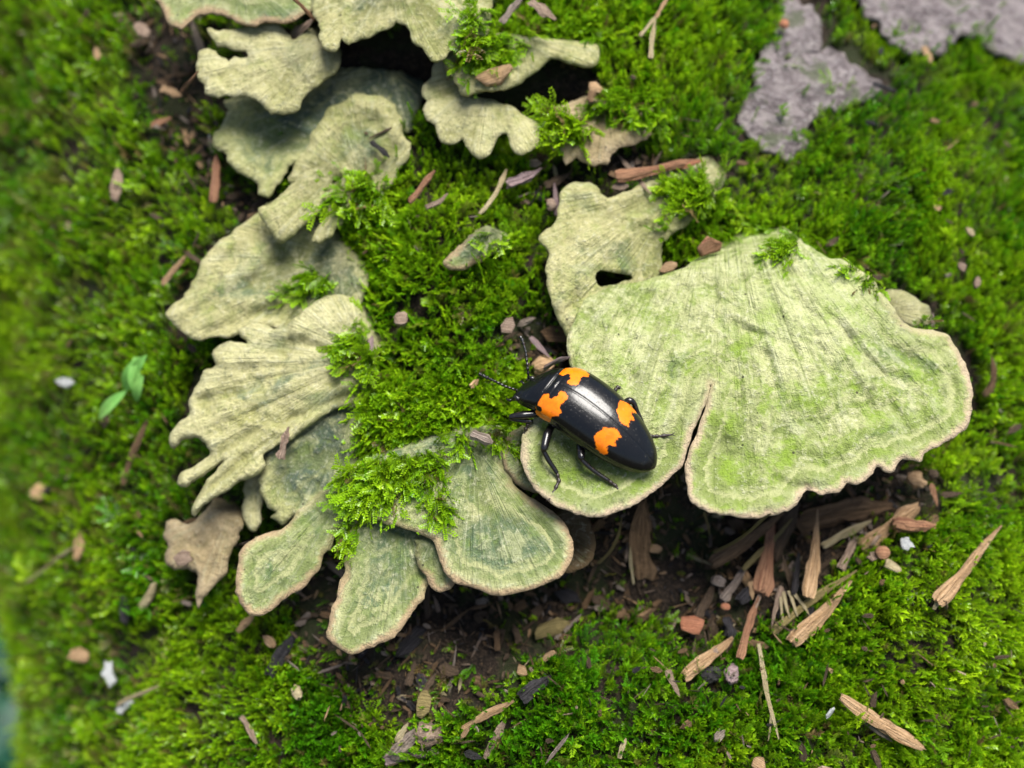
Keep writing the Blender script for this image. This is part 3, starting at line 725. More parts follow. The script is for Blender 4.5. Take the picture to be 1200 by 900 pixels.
def euler_of(D, spin):
    """euler angles that turn z onto D after a spin about z"""
    D = D / np.linalg.norm(D, axis=1, keepdims=True)
    az = np.arctan2(D[:, 1], D[:, 0]); ti = np.arccos(np.clip(D[:, 2], -1, 1))
    ca, sa, ct, st, cs, ss = np.cos(az), np.sin(az), np.cos(ti), np.sin(ti), np.cos(spin), np.sin(spin)
    # Rz(az) Ry(ti) Rz(spin)
    m00 = ca * ct * cs - sa * ss; m10 = sa * ct * cs + ca * ss; m20 = -st * cs
    m21 = st * ss; m22 = ct
    return np.stack([np.arctan2(m21, m22), -np.arcsin(np.clip(m20, -1, 1)), np.arctan2(m10, m00)], -1)

def moss_tree():
    ng = bpy.data.node_groups.new('moss_growth', 'GeometryNodeTree')
    ng.interface.new_socket('Geometry', in_out='INPUT', socket_type='NodeSocketGeometry')
    ng.interface.new_socket('Geometry', in_out='OUTPUT', socket_type='NodeSocketGeometry')
    N, Lk = ng.nodes, ng.links
    gi, go = N.new('NodeGroupInput'), N.new('NodeGroupOutput')
    def named(name, typ):
        n = N.new('GeometryNodeInputNamedAttribute'); n.data_type = typ; n.inputs['Name'].default_value = name
        return n.outputs[0]
    pid = named('proto', 'INT')
    def sep(k):
        c = N.new('FunctionNodeCompare'); c.data_type = 'INT'; c.operation = 'EQUAL'
        Lk.new(pid, c.inputs[2]); c.inputs[3].default_value = k
        sg = N.new('GeometryNodeSeparateGeometry'); sg.domain = 'POINT'
        Lk.new(gi.outputs[0], sg.inputs[0]); Lk.new(c.outputs[0], sg.inputs[1])
        return sg.outputs[0]
    g2i = N.new('GeometryNodeGeometryToInstance')
    for k in range(len(PROTOS), 0, -1):
        Lk.new(sep(k), g2i.inputs[0])
    iop = N.new('GeometryNodeInstanceOnPoints')
    Lk.new(sep(0), iop.inputs['Points'])
    # each prototype is one instance: keep them apart by making an instance of every separate piece
    js = N.new('GeometryNodeJoinGeometry')
    for k in range(len(PROTOS), 0, -1):
        a = N.new('GeometryNodeGeometryToInstance')
        Lk.new(sep(k), a.inputs[0]); Lk.new(a.outputs[0], js.inputs[0])
    N.remove(g2i)
    Lk.new(js.outputs[0], iop.inputs['Instance'])
    iop.inputs['Pick Instance'].default_value = True
    Lk.new(named('kindno', 'INT'), iop.inputs['Instance Index'])
    Lk.new(named('rot', 'FLOAT_VECTOR'), iop.inputs['Rotation'])
    Lk.new(named('size', 'FLOAT_VECTOR'), iop.inputs['Scale'])
    Lk.new(iop.outputs[0], go.inputs[0])
    return ng
MOSS_NG = moss_tree()

def moss_object(name, P, D, kindno, size, tint, dead, label, cat, stuff=True):
    """one object: points that carry a shoot each; the shoots' shapes are held in the same mesh"""
    org = P.mean(0)
    n = len(P)
    V = [P - org]; F = []; proto = [np.zeros(n, int)]; tip = [np.zeros(n)]
    off = n
    for k, (pv, pf, pt) in enumerate(PROTOS):
        V.append(np.array(pv)); F += [tuple(i + off for i in f) for f in pf]
        proto.append(np.full(len(pv), k + 1)); tip.append(np.array(pt)); off += len(pv)
    V = np.concatenate(V)
    pad = off - n
    z = lambda a, w=None: np.concatenate([a, np.zeros((pad,) + a.shape[1:])])
    me = bpy.data.meshes.new(name)
    me.from_pydata(V.tolist(), [], F)
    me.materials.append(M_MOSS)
    spin = rng.uniform(0, 6.28, n)
    for nm, typ, arr, fld in (('proto', 'INT', np.concatenate(proto).astype(np.int32), 'value'), ('tip', 'FLOAT', np.concatenate(tip), 'value'),
                              ('kindno', 'INT', z(kindno).astype(np.int32), 'value'), ('rot', 'FLOAT_VECTOR', z(euler_of(D, spin)), 'vector'),
                              ('size', 'FLOAT_VECTOR', z(np.stack([size] * 3, -1)), 'vector'), ('tint', 'FLOAT', z(tint), 'value'), ('dead', 'FLOAT', z(dead), 'value')):
        a = me.attributes.new(nm, typ, 'POINT'); a.data.foreach_set(fld, (arr.astype(np.int32) if typ == 'INT' else arr.astype(np.float32)).ravel())
    me.update()
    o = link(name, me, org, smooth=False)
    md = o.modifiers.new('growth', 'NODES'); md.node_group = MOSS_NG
    tag(o, label, cat, kind='stuff' if stuff else None)
    return o

WUP = np.array([0, math.sin(TILT), math.cos(TILT)])      # world up in the trunk frame

DIRT = [[(355,690),(415,590),(430,640),(395,700),(400,780),(340,770)],
        [(392,775),(380,720),(440,640),(520,600),(600,620),(660,600),(640,560),(700,540),(820,540),(900,560),(960,545),(1060,520),(1105,590),(1080,625),(1010,640),(985,680),(930,725),(880,765),(800,750),(700,725),(640,750),(590,800),(530,830),(480,870),(420,840),(380,790)],
        [(165,20),(235,10),(240,60),(265,150),(270,230),(330,250),(300,270),(250,230),(215,190),(175,120)],
        [(640,200),(700,190),(740,180),(760,200),(700,215),(650,260),(625,240)],
        [(600,380),(640,380),(670,440),(640,450),(600,410)]]
CAVE = [[(395,45),(480,35),(515,75),(505,100),(400,100)],[(545,112),(600,98),(640,72),(668,70),(700,90),(705,118),(690,135),(640,150),(600,128)]]
BARE = [[(868,150),(895,75),(925,62),(950,55),(985,62),(1030,95),(1025,115),(990,125),(955,140),(935,185),(915,190),(880,165)],
        [(920,0),(955,10),(960,60),(915,80),(900,110),(880,95),(905,40)],
        [(1008,-30),(1012,10),(1035,40),(1060,58),(1100,62),(1130,45),(1160,60),(1230,75),(1260,-40)]]

def moss_fields(U, V):
    P0 = np.stack([U, V, base_w(U, V) + ground_h(U, V)], -1)
    px, py = to_px(P0)
    dens = 0.74 + 0.75 * fbm(U * 1.5, V * 1.5, 4, 55)
    dirt = np.zeros(len(U))
    for d in DIRT:
        ins = inside(d, px, py)
        dd = segdist(px, py, [(*a, *b) for a, b in zip(d, d[1:] + d[:1])])
        sd = np.where(ins, dd, -dd)
        dirt = np.maximum(dirt, np.clip((sd + 12 + 22 * fbm(px * 0.02, py * 0.02, 3, 5)) / 26, 0, 1))
    below = np.clip((py - 790) / 60, 0, 1) * (px > 380)
    dens *= 1 - dirt * 0.93
    # litter-rich zone under the brackets keeps thin moss
    back = np.clip(fbm(px * 0.03, py * 0.03, 3, 15) * 2.2 - 0.1, 0, 1) * np.clip((py - 700) / 60, 0, 1)
    dens = np.maximum(dens, 0.75 * back)
    thin = np.clip(1 - np.hypot((px - 620) / 300, (py - 790) / 90), 0, 1)
    dens *= 1 - 0.45 * np.clip(thin * 2, 0, 1) * (fbm(px * .012, py * .012, 3, 9) > -0.1)
    bare = np.zeros(len(U), bool)
    for d in BARE:
        d = [((x - np.mean([q[0] for q in d])) * 1.16 + np.mean([q[0] for q in d]), (y - np.mean([q[1] for q in d])) * 1.12 + np.mean([q[1] for q in d])) for x, y in d]
        bare |= inside(d, px + 9 * fbm(px * .05, py * .05, 2, 1), py + 9 * fbm(px * .05, py * .05, 2, 2))
    dens[bare] = 0.02
    for d in CAVE: dens[inside(d, px, py)] = 0.0
    return px, py, dens, dirt

def grow_carpet():
    n = 125000
    S = rng.uniform(-14.5, 9.6, n); V = rng.uniform(-7.2, 8.2, n)
    al = S - U0
    th = np.where(al < 0, al / RL, al / RR); rad = np.where(al < 0, RL, RR)
    U = U0 + rad * np.sin(th) - SKEW * V
    px, py, dens, dirt = moss_fields(U, V)
    cov, S_, Fo = top_height(px, py)
    dens = np.where(cov > -5, np.where(S_ < 0.05, dens, dens * 0.04), dens)
    left = np.clip((260 - px) / 200, 0, 1)
    keep = rng.uniform(0, 1, n) < dens * (0.95 - 0.30 * left)
    U, V, th, px, py, dirt, left = [a[keep] for a in (U, V, th, px, py, dirt, left)]
    n = len(U)
    h = ground_h(U, V)
    nrm = np.stack([np.sin(th), np.zeros(n), np.cos(th)], -1)
    P = np.stack([U0 + np.where(th < 0, RL, RR) * np.sin(th) - SKEW * V, V, np.where(th < 0, RL, RR) * (np.cos(th) - 1)], -1) + nrm * (h - 0.05)[:, None]
    # lean: towards the light and away from the trunk, in clumps
    cl = np.stack([fbm(U * 1.1, V * 1.1, 2, 61), fbm(U * 1.1, V * 1.1, 2, 62), 0 * U], -1)
    D = nrm * 0.75 + WUP * 0.55 + cl * 0.75 + rng.normal(0, 0.22, (n, 3))
    # in the middle valley and at the bottom the fronds hang downwards and feather out
    mid = np.exp(-(((px - 480) / 110) ** 2 + ((py - 470) / 190) ** 2))
    D += np.array([-0.15, -0.9, 0.25]) * mid[:, None]
    kf = np.clip(0.22 + 0.6 * mid + 0.35 * ((px > 640) & (py > 760)) + 0.5 * fbm(U * .6, V * .6, 2, 71), 0.05, 0.85)
    feather = rng.uniform(0, 1, n) < kf
    kind = np.where(feather, rng.integers(4, 7, n), rng.integers(0, 4, n))
    D[feather] += nrm[feather] * -0.15 + rng.normal(0, 0.35, (feather.sum(), 3))
    D /= np.linalg.norm(D, axis=1, keepdims=True)
    D += nrm * np.clip(0.25 - (D * nrm).sum(1), 0, 1)[:, None]
    big = fbm(U * 0.7, V * 0.7, 3, 81)
    size = (0.62 + 0.27 * big + 0.22 * fbm(U * 2.6, V * 2.6, 2, 83) + rng.normal(0, 0.16, n)) * np.where(feather, 0.92, 1.0)
    size *= 1 - 0.35 * dirt
    size = np.clip(size, 0.3, 1.4)
    # yellow-green moss at the lower right, deeper green elsewhere
    tint = 0.46 + 0.55 * fbm(U * 1.1, V * 1.1, 3, 91) + rng.normal(0, 0.2, n)
    tint += 0.28 * np.exp(-(((px - 1120) / 150) ** 2 + ((py - 720) / 170) ** 2)) + 0.12 * mid + 0.05 * left
    tint -= 0.25 * ((px < 700) & (px > 350) & (py > 740))
    dead = (rng.uniform(0, 1, n) < 0.04 + 0.25 * dirt + 0.24 * left).astype(float) * rng.uniform(.4, 1, n)
    return moss_object('moss_carpet', P, D, kind, size, np.clip(tint, 0, 1), dead,
                       'bright green carpet of moss covering the trunk between and around the brackets', 'moss')
grow_carpet()

def tuft(px, py, rx, ry, ang, n, label, lean=(-0.1, -0.5, 0.6), tint=0.6, feather=0.7, size=0.8, ground=False):
    """a clump of moss rooted at a place on a bracket"""
    a = rng.uniform(0, 6.283, n); r_ = np.sqrt(rng.uniform(0, 1, n)) * (0.75 + 0.25 * np.sin(a * 3 + px))
    dx, dy = rx * r_ * np.cos(a), ry * r_ * np.sin(a)
    c, s_ = math.cos(R(ang)), math.sin(R(ang))
    X, Y = px + dx * c - dy * s_, py + dx * s_ + dy * c
    H, S_, Fo = top_height(X, Y)
    P = np.zeros((n, 3))
    on = H > -5
    if on.any():
        for i in np.where(on)[0]: P[i] = on_height([X[i]], [Y[i]], H[i] - 0.04, Fo[i])[0]
    if (~on).any(): P[~on] = on_height(X[~on], Y[~on], ground_h, 1.0)
    D = np.array(lean)[None, :] + rng.normal(0, 0.35, (n, 3)) + np.stack([dx * c - dy * s_, -(dx * s_ + dy * c), 0 * dx], -1) / max(rx, ry) * 0.5
    f = rng.uniform(0, 1, n) < feather
    kind = np.where(f, rng.integers(4, 7, n), rng.integers(0, 4, n))
    D[:, 2] = np.maximum(D[:, 2], 0.15)
    return moss_object('moss_tuft', P, D, kind, np.clip(rng.normal(size, 0.15, n), .3, 1.3), np.clip(rng.normal(tint, .15, n), 0, 1),
                       (rng.uniform(0, 1, n) < 0.04).astype(float), label, 'moss tuft')

TUFTS = [
 (440, 545, 34, 56, 12, 360, 'dense hanging moss tuft between the spoon-shaped and the tongue bracket', (-0.1, -0.9, 0.5), 0.62, 0.85, 0.72),
 (496, 545, 34, 26, 20, 150, 'moss tuft spilling over the top of the tongue bracket', (0.25, -0.8, 0.5), 0.55, 0.8, 0.66),
 (460, 475, 44, 62, 0, 420, 'mounded moss tuft beside the blue-grey bracket', (-0.2, -0.5, 0.7), 0.62, 0.7, 0.74),
 (520, 475, 64, 44, 0, 380, 'mounded moss tuft left of the beetle', (0.0, -0.4, 0.8), 0.60, 0.6, 0.7),
 (434, 400, 30, 34, 30, 130, 'moss tuft reaching over the edge of the palest bracket', (-0.6, -0.5, 0.5), 0.6, 0.8, 0.7),
 (588, 508, 26, 16, 60, 60, 'small moss tuft touching the grey wood bit', (0.2, -0.7, 0.5), 0.65, 0.7, 0.55),
 (377, 326, 18, 9, -30, 34, 'lone moss sprig on the triangular bracket', (-0.4, -0.5, 0.5), 0.55, 0.9, 0.7),
 (352, 342, 11, 7, -20, 14, 'tiny moss sprig lower on the triangular bracket', (-0.6, -0.3, 0.5), 0.6, 0.9, 0.6),
 (668, 145, 30, 14, 25, 90, 'yellow-green moss tuft arching over the knobbly bracket', (-0.5, -0.55, 0.5), 0.75, 0.95, 0.85),
 (665, 30, 65, 26, 0, 300, 'moss tuft above the arched bracket\'s black cavity', (-0.3, -0.6, 0.6), 0.5, 0.7, 0.75),
 (580, 40, 45, 38, 0, 260, 'moss tuft growing down over the top of the scalloped bracket', (-0.3, -0.8, 0.5), 0.6, 0.85, 0.8),
 (740, 120, 46, 24, 0, 220, 'moss tuft over the far end of the knobbly bracket', (-0.2, -0.5, 0.7), 0.5, 0.7, 0.72),
 (822, 232, 30, 16, 20, 120, 'moss sprigs fanning over the crumpled bracket\'s upper end', (-0.7, -0.1, 0.55), 0.68, 0.95, 0.85),
 (905, 262, 44, 10, -10, 120, 'moss sprigs creeping over the top of the largest bracket', (-0.7, -0.35, 0.35), 0.62, 0.9, 0.62),
 (928, 292, 22, 9, -30, 50, 'forked moss sprig lying on the largest bracket', (-0.8, -0.3, 0.25), 0.66, 0.9, 0.6),
 (985, 296, 34, 9, 20, 90, 'moss edge over the upper right of the largest bracket', (-0.3, -0.5, 0.5), 0.55, 0.6, 0.6),
 (838, 286, 32, 9, -30, 90, 'low moss creeping over the upper left shoulder of the largest bracket', (-0.5, -0.5, 0.4), 0.6, 0.85, 0.55),
 (948, 278, 32, 10, 20, 100, 'low moss creeping down the back of the largest bracket near its top', (-0.4, -0.7, 0.35), 0.62, 0.85, 0.6),
 (1012, 322, 24, 8, 40, 70, 'low moss against the bracket just above the rounded knob', (-0.4, -0.5, 0.4), 0.55, 0.7, 0.55),
 (415, 615, 9, 30, 12, 60, 'narrow moss sprig dangling between the spoon-shaped and the tongue bracket', (-0.15, -0.9, 0.35), 0.66, 0.95, 0.6),
 (512, 592, 16, 12, 0, 50, 'small moss point reaching down onto the half-round bracket', (0.3, -0.8, 0.35), 0.6, 0.9, 0.6),
 (800, 285, 30, 16, 0, 110, 'moss tuft in the gap between the crumpled and the largest bracket', (-0.3, 0.1, 0.7), 0.42, 0.6, 0.7),
 (425, 235, 34, 36, 0, 180, 'moss tuft beside the brownish ear-shaped bracket', (-0.3, -0.6, 0.6), 0.55, 0.75, 0.72),
 (1082, 378, 7, 7, 0, 16, 'tiny moss tuft against the rounded knob', (-0.2, -0.3, 0.7), 0.5, 0.2, 0.45),
 (572, 280, 16, 6, -40, 14, 'moss over the upper edge of the little grey-green bracket', (-0.2, -0.6, 0.5), 0.6, 0.8, 0.6),
]
for (a, b, c, d, e, n, lab, lean, ti, fe, szz) in TUFTS:
    tuft(a, b, c, d, e, n, lab, lean, ti, fe, szz)

# ------------------------------------------------------------------ bare bark
def plates():
    for i, (poly, lab) in enumerate(((BARE[0], 'bare patch of mauve-grey bark surrounded by moss'), (BARE[1], 'narrow bare strip of grey bark joining the moss near the top'), (BARE[2], 'bare grey bark with cracks at the upper right corner'))):
        b = Bracket([tuple(p) for p in poly], (0, 1), tuple(np.mean(poly, 0)), 0.13, 0.13, 'pale', lab, follow=1.0, cren=6, wave=0.05, ridge=0.0, round_=0.06, thick=0.25, sink=0.10, step=4.0)
        gh = lambda x, y: ground_h((x - 600) * CM, (450 - y) * CM)
        b.extra = gh
        FM['pale_keep'] = FM['pale']; FM['pale'] = M_PATCH
        b.name = 'bark_plate'
        o = b.build()
        FM['pale'] = FM['pale_keep']
        for k in ('label', 'category', 'group'): del o[k]
        # part of the trunk: keep place, become its child
        mw = Matrix.Translation(o.location) @ Matrix.Rotation(TILT, 4, 'X')
        tw = Matrix.Translation(TRUNK.location) @ Matrix.Rotation(TILT, 4, 'X')
        o.parent = TRUNK
        loc = tw.inverted() @ mw
        o.location = loc.to_translation(); o.rotation_euler = (0, 0, 0)
        o['label'] = lab
plates()

# ------------------------------------------------------------------ beetle
def hA(px, py):
    """height of the bracket lobe that carries the beetle"""
    return BR['A'].height(np.atleast_1d(px), np.atleast_1d(py))

def lobe(px, py, lift):
    px = np.atleast_1d(np.asarray(px, float)); py = np.atleast_1d(np.asarray(py, float))
    return on_height(px, py, hA(px, py) + lift, BR['A'].follow)

SP_PX = np.array([(768, 548), (733, 517), (700, 490), (672, 469), (650, 455.5), (632, 453.5), (617, 454.5), (603.5, 461)], float)
SP_L = [0.15, 0.19, 0.23, 0.25, 0.25, 0.24, 0.21, 0.16]
SPN = np.array([lobe(p[0], p[1], l)[0] for p, l in zip(SP_PX, SP_L)])
# smooth the spine in 3-D
SPN[1:-1] = SPN[1:-1] * 0.5 + (SPN[2:] + SPN[:-2]) * 0.25
_seg = np.linalg.norm(np.diff(SPN, axis=0), axis=1)
_cum = np.concatenate([[0], np.cumsum(_seg)]); BL = _cum[-1]
def spine(f):
    """f: 0 head tip .. 1 tail tip"""
    d = (1 - np.asarray(f, float)) * BL
    return np.stack([np.interp(d, _cum, SPN[:, k]) for k in range(3)], -1)
def smooth_spine(f):
    f = np.asarray(f, float)
    return sum(spine(np.clip(f + o, 0, 1) + 0 * f) * w for o, w in ((-.06, .2), (-.03, .2), (0, .2), (.03, .2), (.06, .2))) + (spine(f) - sum(spine(np.clip(f + o, 0, 1)) * .2 for o in (-.06, -.03, 0, .03, .06))) * (np.clip(np.abs(f - .5) * 2 - .8, 0, .2) * 5)[..., None]
AX = SPN[-3] - SPN[0]; AX /= np.linalg.norm(AX)
_c = -FW
_side = np.cross(AX, _c); _side /= np.linalg.norm(_side)       # points to the beetle's right
_c = np.cross(_side, AX)
ROLL = R(19)
B_UP = _c * math.cos(ROLL) + _side * math.sin(ROLL)
B_UP /= np.linalg.norm(B_UP)
B_RT = np.cross(AX, B_UP)

PROF = np.array([  # s, half width, top, bottom
 (0.000, 0.060, 0.030, 0.030), (0.004, 0.110, 0.055, 0.045), (0.014, 0.142, 0.085, 0.07), (0.040, 0.166, 0.112, 0.09), (0.065, 0.172, 0.128, 0.10),
 (0.075, 0.182, 0.134, 0.11), (0.082, 0.232, 0.148, 0.12), (0.100, 0.264, 0.165, 0.13), (0.14, 0.300, 0.205, 0.14), (0.18, 0.328, 0.236, 0.15),
 (0.203, 0.342, 0.246, 0.15), (0.210, 0.342, 0.238, 0.15), (0.215, 0.336, 0.224, 0.15), (0.222, 0.362, 0.240, 0.15), (0.245, 0.394, 0.262, 0.155),
 (0.29, 0.416, 0.288, 0.16), (0.38, 0.430, 0.315, 0.16), (0.50, 0.430, 0.322, 0.16), (0.62, 0.414, 0.312, 0.155), (0.72, 0.384, 0.284, 0.15),
 (0.81, 0.334, 0.240, 0.14), (0.885, 0.266, 0.190, 0.12), (0.94, 0.198, 0.142, 0.10), (0.975, 0.127, 0.092, 0.07), (0.993, 0.060, 0.050, 0.04), (1.0, 0.008, 0.008, 0.01)])
def body_local(s, phi):
    """beetle frame: lateral x (right +), height z; phi 0 = right edge, 90 deg = back"""
    ip = lambda k: sum(np.interp(s + o * (1 - 0.999 * np.clip(np.abs(s - .5) * 2 - .85, 0, .15) / .15) * np.clip(np.abs(s - 0.215) / 0.03, 0, 1) * np.clip(s / 0.1, 0, 1), PROF[:, 0], PROF[:, k]) * w for o, w in ((-.04, .15), (-.02, .2), (0, .3), (.02, .2), (.04, .15)))
    a, b, lo = ip(1), ip(2), ip(3)
    sn, cs = np.sin(phi), np.cos(phi)
    x = a * np.sign(cs) * np.abs(cs) ** 0.94
    z = np.where(sn > 0, b * np.abs(sn) ** 0.80, -lo * np.abs(sn) ** 0.8)
    el = np.clip((s - 0.220) / 0.008, 0, 1) * np.clip((0.99 - s) / 0.05, 0, 1)
    # suture, elytral margin, fine punctate rows
    z = z - el * 0.009 * np.exp(-(x / 0.008) ** 2) * (sn > 0)
    lip = np.exp(-((phi - 0.16) / 0.10) ** 2) + np.exp(-((phi - math.pi + 0.16) / 0.10) ** 2)
    x = x * (1 - 0.030 * lip * np.clip((s - 0.085) / 0.02, 0, 1))
    z = z - 0.0003 * el * (0.5 + 0.5 * np.cos(phi * 46)) * (sn > 0.25)
    # scutellum
    z = z + 0.010 * np.exp(-((s - 0.238) / 0.012) ** 2 - (x / 0.05) ** 2) * (sn > 0)
    return x, z
def body_point(s, phi):
    x, z = body_local(s, phi)
    c = smooth_spine(s)
    return c + x[..., None] * B_RT + z[..., None] * B_UP

# orange markings of the wing cases: (s, lateral angle from the back in degrees), mirrored on both sides
MARK_F = [(0.214, 66), (0.207, 36), (0.216, 24), (0.240, 22), (0.258, 27), (0.280, 26), (0.288, 10), (0.316, 6), (0.370, 13), (0.356, 24), (0.346, 31), (0.362, 38), (0.388, 46), (0.360, 58), (0.350, 64), (0.352, 84), (0.320, 94), (0.235, 94)]
MARK_R = [(0.602, 42), (0.614, 30), (0.624, 19), (0.655, 10), (0.692, 5), (0.755, 11), (0.737, 18), (0.730, 27), (0.757, 33), (0.720, 40), (0.714, 48), (0.740, 62), (0.700, 72), (0.650, 66), (0.638, 56), (0.612, 50)]
SPOT = (0.244, 66, 0.023, 8.5)

def build_beetle():
    root = bpy.data.objects.new('beetle', None)
    sc.collection.objects.link(root)
    org = lobe(690, 490, 0.0)[0]
    root.rotation_euler = (TILT, 0, 0); root.location = W(org)
    root.empty_display_size = 0.3
    tag(root, 'glossy black beetle with jagged orange patches standing on the left lobe of the largest bracket', 'beetle')
    # body
    ns, nph = 300, 260
    tt = np.linspace(0, 1, ns)
    S = np.clip(tt + 0.012 * np.sin(tt * 2 * math.pi) * -1, 0, 1)
    ph = np.linspace(0, 2 * math.pi, nph, endpoint=False)
    SS, PP = np.meshgrid(S, ph, indexing='ij')
    V = body_point(SS.ravel(), PP.ravel()) - org
    idx = np.arange(ns * nph).reshape(ns, nph)
    F = []
    for i in range(ns - 1):
        a = idx[i]; b = idx[i + 1]
        an, bn = np.roll(a, -1), np.roll(b, -1)
        F += np.stack([a, an, bn, b], -1).tolist()
    q = np.degrees(np.abs(PP.ravel() - math.pi / 2)); s_ = SS.ravel()
    jit = 2.2 * vnoise(s_ * 90, q * 0.35, 0, 3); js = 0.008 * vnoise(s_ * 70 + 9, q * 0.3, 0, 4)
    upper = PP.ravel() < math.pi + 0.05
    def pm(poly):
        P = [(a * 200, b) for a, b in poly]
        x, y = (s_ + js) * 200, q + jit
        ins = inside(P, x, y)
        d = segdist(x, y, [(*a, *b) for a, b in zip(P, P[1:] + P[:1])])
        return np.clip(0.5 + (np.where(ins, d, -d) - 1.4) / 2.0, 0, 1)
    m = np.maximum(pm(MARK_F), pm(MARK_R))
    sp = np.clip((1.0 - np.hypot((s_ - SPOT[0]) / SPOT[2], (q - SPOT[1]) / SPOT[3])) * 6 + 0.5, 0, 1)
    m = np.clip(m * (1 - sp), 0, 1) * (s_ > 0.216) * upper
    sm = NT('beetle_shell', 0.16, 0.40)
    mk = sm.attr('mark', out='Fac')
    oc = sm.obj()
    nz = sm.noise(oc, 60, 3)
    c = sm.mix(sm.step(mk, 0.35, 0.65), (0.004, 0.0042, 0.0045), (0.80, 0.20, 0.004))
    c = sm.mix(sm.math('MULTIPLY', mk, sm.step(sm.noise(oc, 9, 5, 0.7), 0.42, 0.62, 0, 0.45)), c, (0.62, 0.10, 0.003))
    pv = sm.n('ShaderNodeTexVoronoi'); sm.set(pv.inputs['Vector'], oc); pv.inputs['Scale'].default_value = 26
    c = sm.mix(sm.math('MULTIPLY', mk, sm.step(pv.outputs['Distance'], 0.10, 0.20, 0.6, 0)), c, (0.22, 0.04, 0.002))
    dust = sm.step(sm.noise(oc, 18, 5, 0.7), 0.62, 0.72, 0, 0.10)
    c = sm.mix(dust, c, (0.35, 0.32, 0.25))
    sm.color(c)
    sm.set(sm.b.inputs['Roughness'], sm.step(sm.noise(oc, 7, 4), 0.3, 0.7, 0.17, 0.24))
    sm.b.inputs['Coat Weight'].default_value = 0.15; sm.b.inputs['Coat Roughness'].default_value = 0.08
    vor = sm.n('ShaderNodeTexVoronoi'); sm.set(vor.inputs['Vector'], oc); vor.inputs['Scale'].default_value = 34
    sm.bump(sm.math('ADD', sm.step(vor.outputs['Distance'], 0.0, 0.25), sm.math('MULTIPLY', nz, 0.5)), 0.003, 0.6)
    me = mesh('body', V, F, [sm.m], {'mark': ('FLOAT', m)})
    link('body', me, parent=root)
    lm = NT('beetle_leg_black', 0.22, 0.6)
    lm.color(lm.mix(lm.step(lm.noise(lm.obj(), 26, 3), 0.6, 0.7, 0, 0.25), (0.008, 0.007, 0.007), (0.16, 0.09, 0.06)))
    joint = NT('beetle_tarsus', 0.4, 0.5); joint.color((0.022, 0.014, 0.011))

    def tube(pts, rad, seg=10, sub=5, flat=1.0):
        P = np.array(pts, float); rad = np.array(rad, float)
        Q, r_ = [], []
        for i in range(len(P) - 1):
            p0, p1, p2, p3 = P[max(i - 1, 0)], P[i], P[i + 1], P[min(i + 2, len(P) - 1)]
            for j in range(sub):
                t = j / sub
                cr = 0.5 * (2 * p1 + (p2 - p0) * t + (2 * p0 - 5 * p1 + 4 * p2 - p3) * t * t + (3 * p1 - p0 - 3 * p2 + p3) * t ** 3)
                Q.append(cr * 0.55 + (p1 + (p2 - p1) * t) * 0.45); r_.append(rad[i] + (rad[i + 1] - rad[i]) * t)
        Q.append(P[-1]); r_.append(rad[-1]); Q = np.array(Q)
        V, F = [], []
        for i, (p, r0) in enumerate(zip(Q, r_)):
            t = Q[min(i + 1, len(Q) - 1)] - Q[max(i - 1, 0)]; t /= np.linalg.norm(t)
            n1 = np.cross(t, B_UP); n1 /= np.linalg.norm(n1); n2 = np.cross(n1, t)
            for k in range(seg):
                a = 2 * math.pi * k / seg
                V.append(p + (n1 * math.cos(a) * flat + n2 * math.sin(a)) * r0)
        L = len(Q)
        for i in range(L - 1):
            for k in range(seg):
                a, b = i * seg + k, i * seg + (k + 1) % seg
                F.append((a, b, b + seg, a + seg))
        V.append(Q[0]); V.append(Q[-1]); c0, c1 = len(V) - 2, len(V) - 1
        for k in range(seg):
            F.append((c0, (k + 1) % seg, k)); F.append((c1, (L - 1) * seg + k, (L - 1) * seg + (k + 1) % seg))
        return V, F
    def zp(x, y): return 560 + x / 4.5, 410 + y / 4.5
    def leg(zpts, lifts, radii, feet):
        P = [lobe(*zp(x, y), l)[0] - org for (x, y), l in zip(zpts, lifts)]
        V, F = tube(P, radii)
        me = mesh('leg', V, F, [lm.m])
        lg = link('leg', me, parent=root)
        # the foot: five short joints and two claws
        Pf = [lobe(*zp(x, y), l)[0] - org for (x, y), l in feet]
        Vf, Ff = [], []
        Pd = []
        for a, b in zip(Pf[:-1], Pf[1:]):
            for t in (0, .33, .66): Pd.append(a + (b - a) * t)
        Pd.append(Pf[-1])
        rad = []
        for i in range(len(Pd)): rad.append(0.018 if i % 2 == 0 else 0.029)
        rad[-1] = 0.010
        v, f = tube(Pd, rad, 8, 3); Vf += v; Ff += f
        e = Pf[-1] - Pf[-2]; e /= np.linalg.norm(e); sd = np.cross(e, B_UP)
        for sg in (1, -1):
            b0 = len(Vf)
            v, f = tube([Pf[-1], Pf[-1] + e * 0.035 + sd * sg * 0.022, Pf[-1] + e * 0.055 + sd * sg * 0.018 - B_UP * 0.012], [0.007, 0.005, 0.002], 6, 3)
            Vf += v; Ff += [tuple(i + b0 for i in q_) for q_ in f]
        me = mesh('foot', Vf, Ff, [joint.m])
        link('foot', me, parent=lg)
    # near side: front, middle, hind
    leg([(335, 330), (290, 338), (235, 345), (180, 352), (178, 362), (230, 372), (290, 378)], [0.16, 0.17, 0.17, 0.14, 0.12, 0.10, 0.09],
        [0.05, 0.055, 0.055, 0.042, 0.036, 0.032, 0.026], [((290, 378), 0.09), ((262, 395), 0.05), ((247, 430), 0.01)])
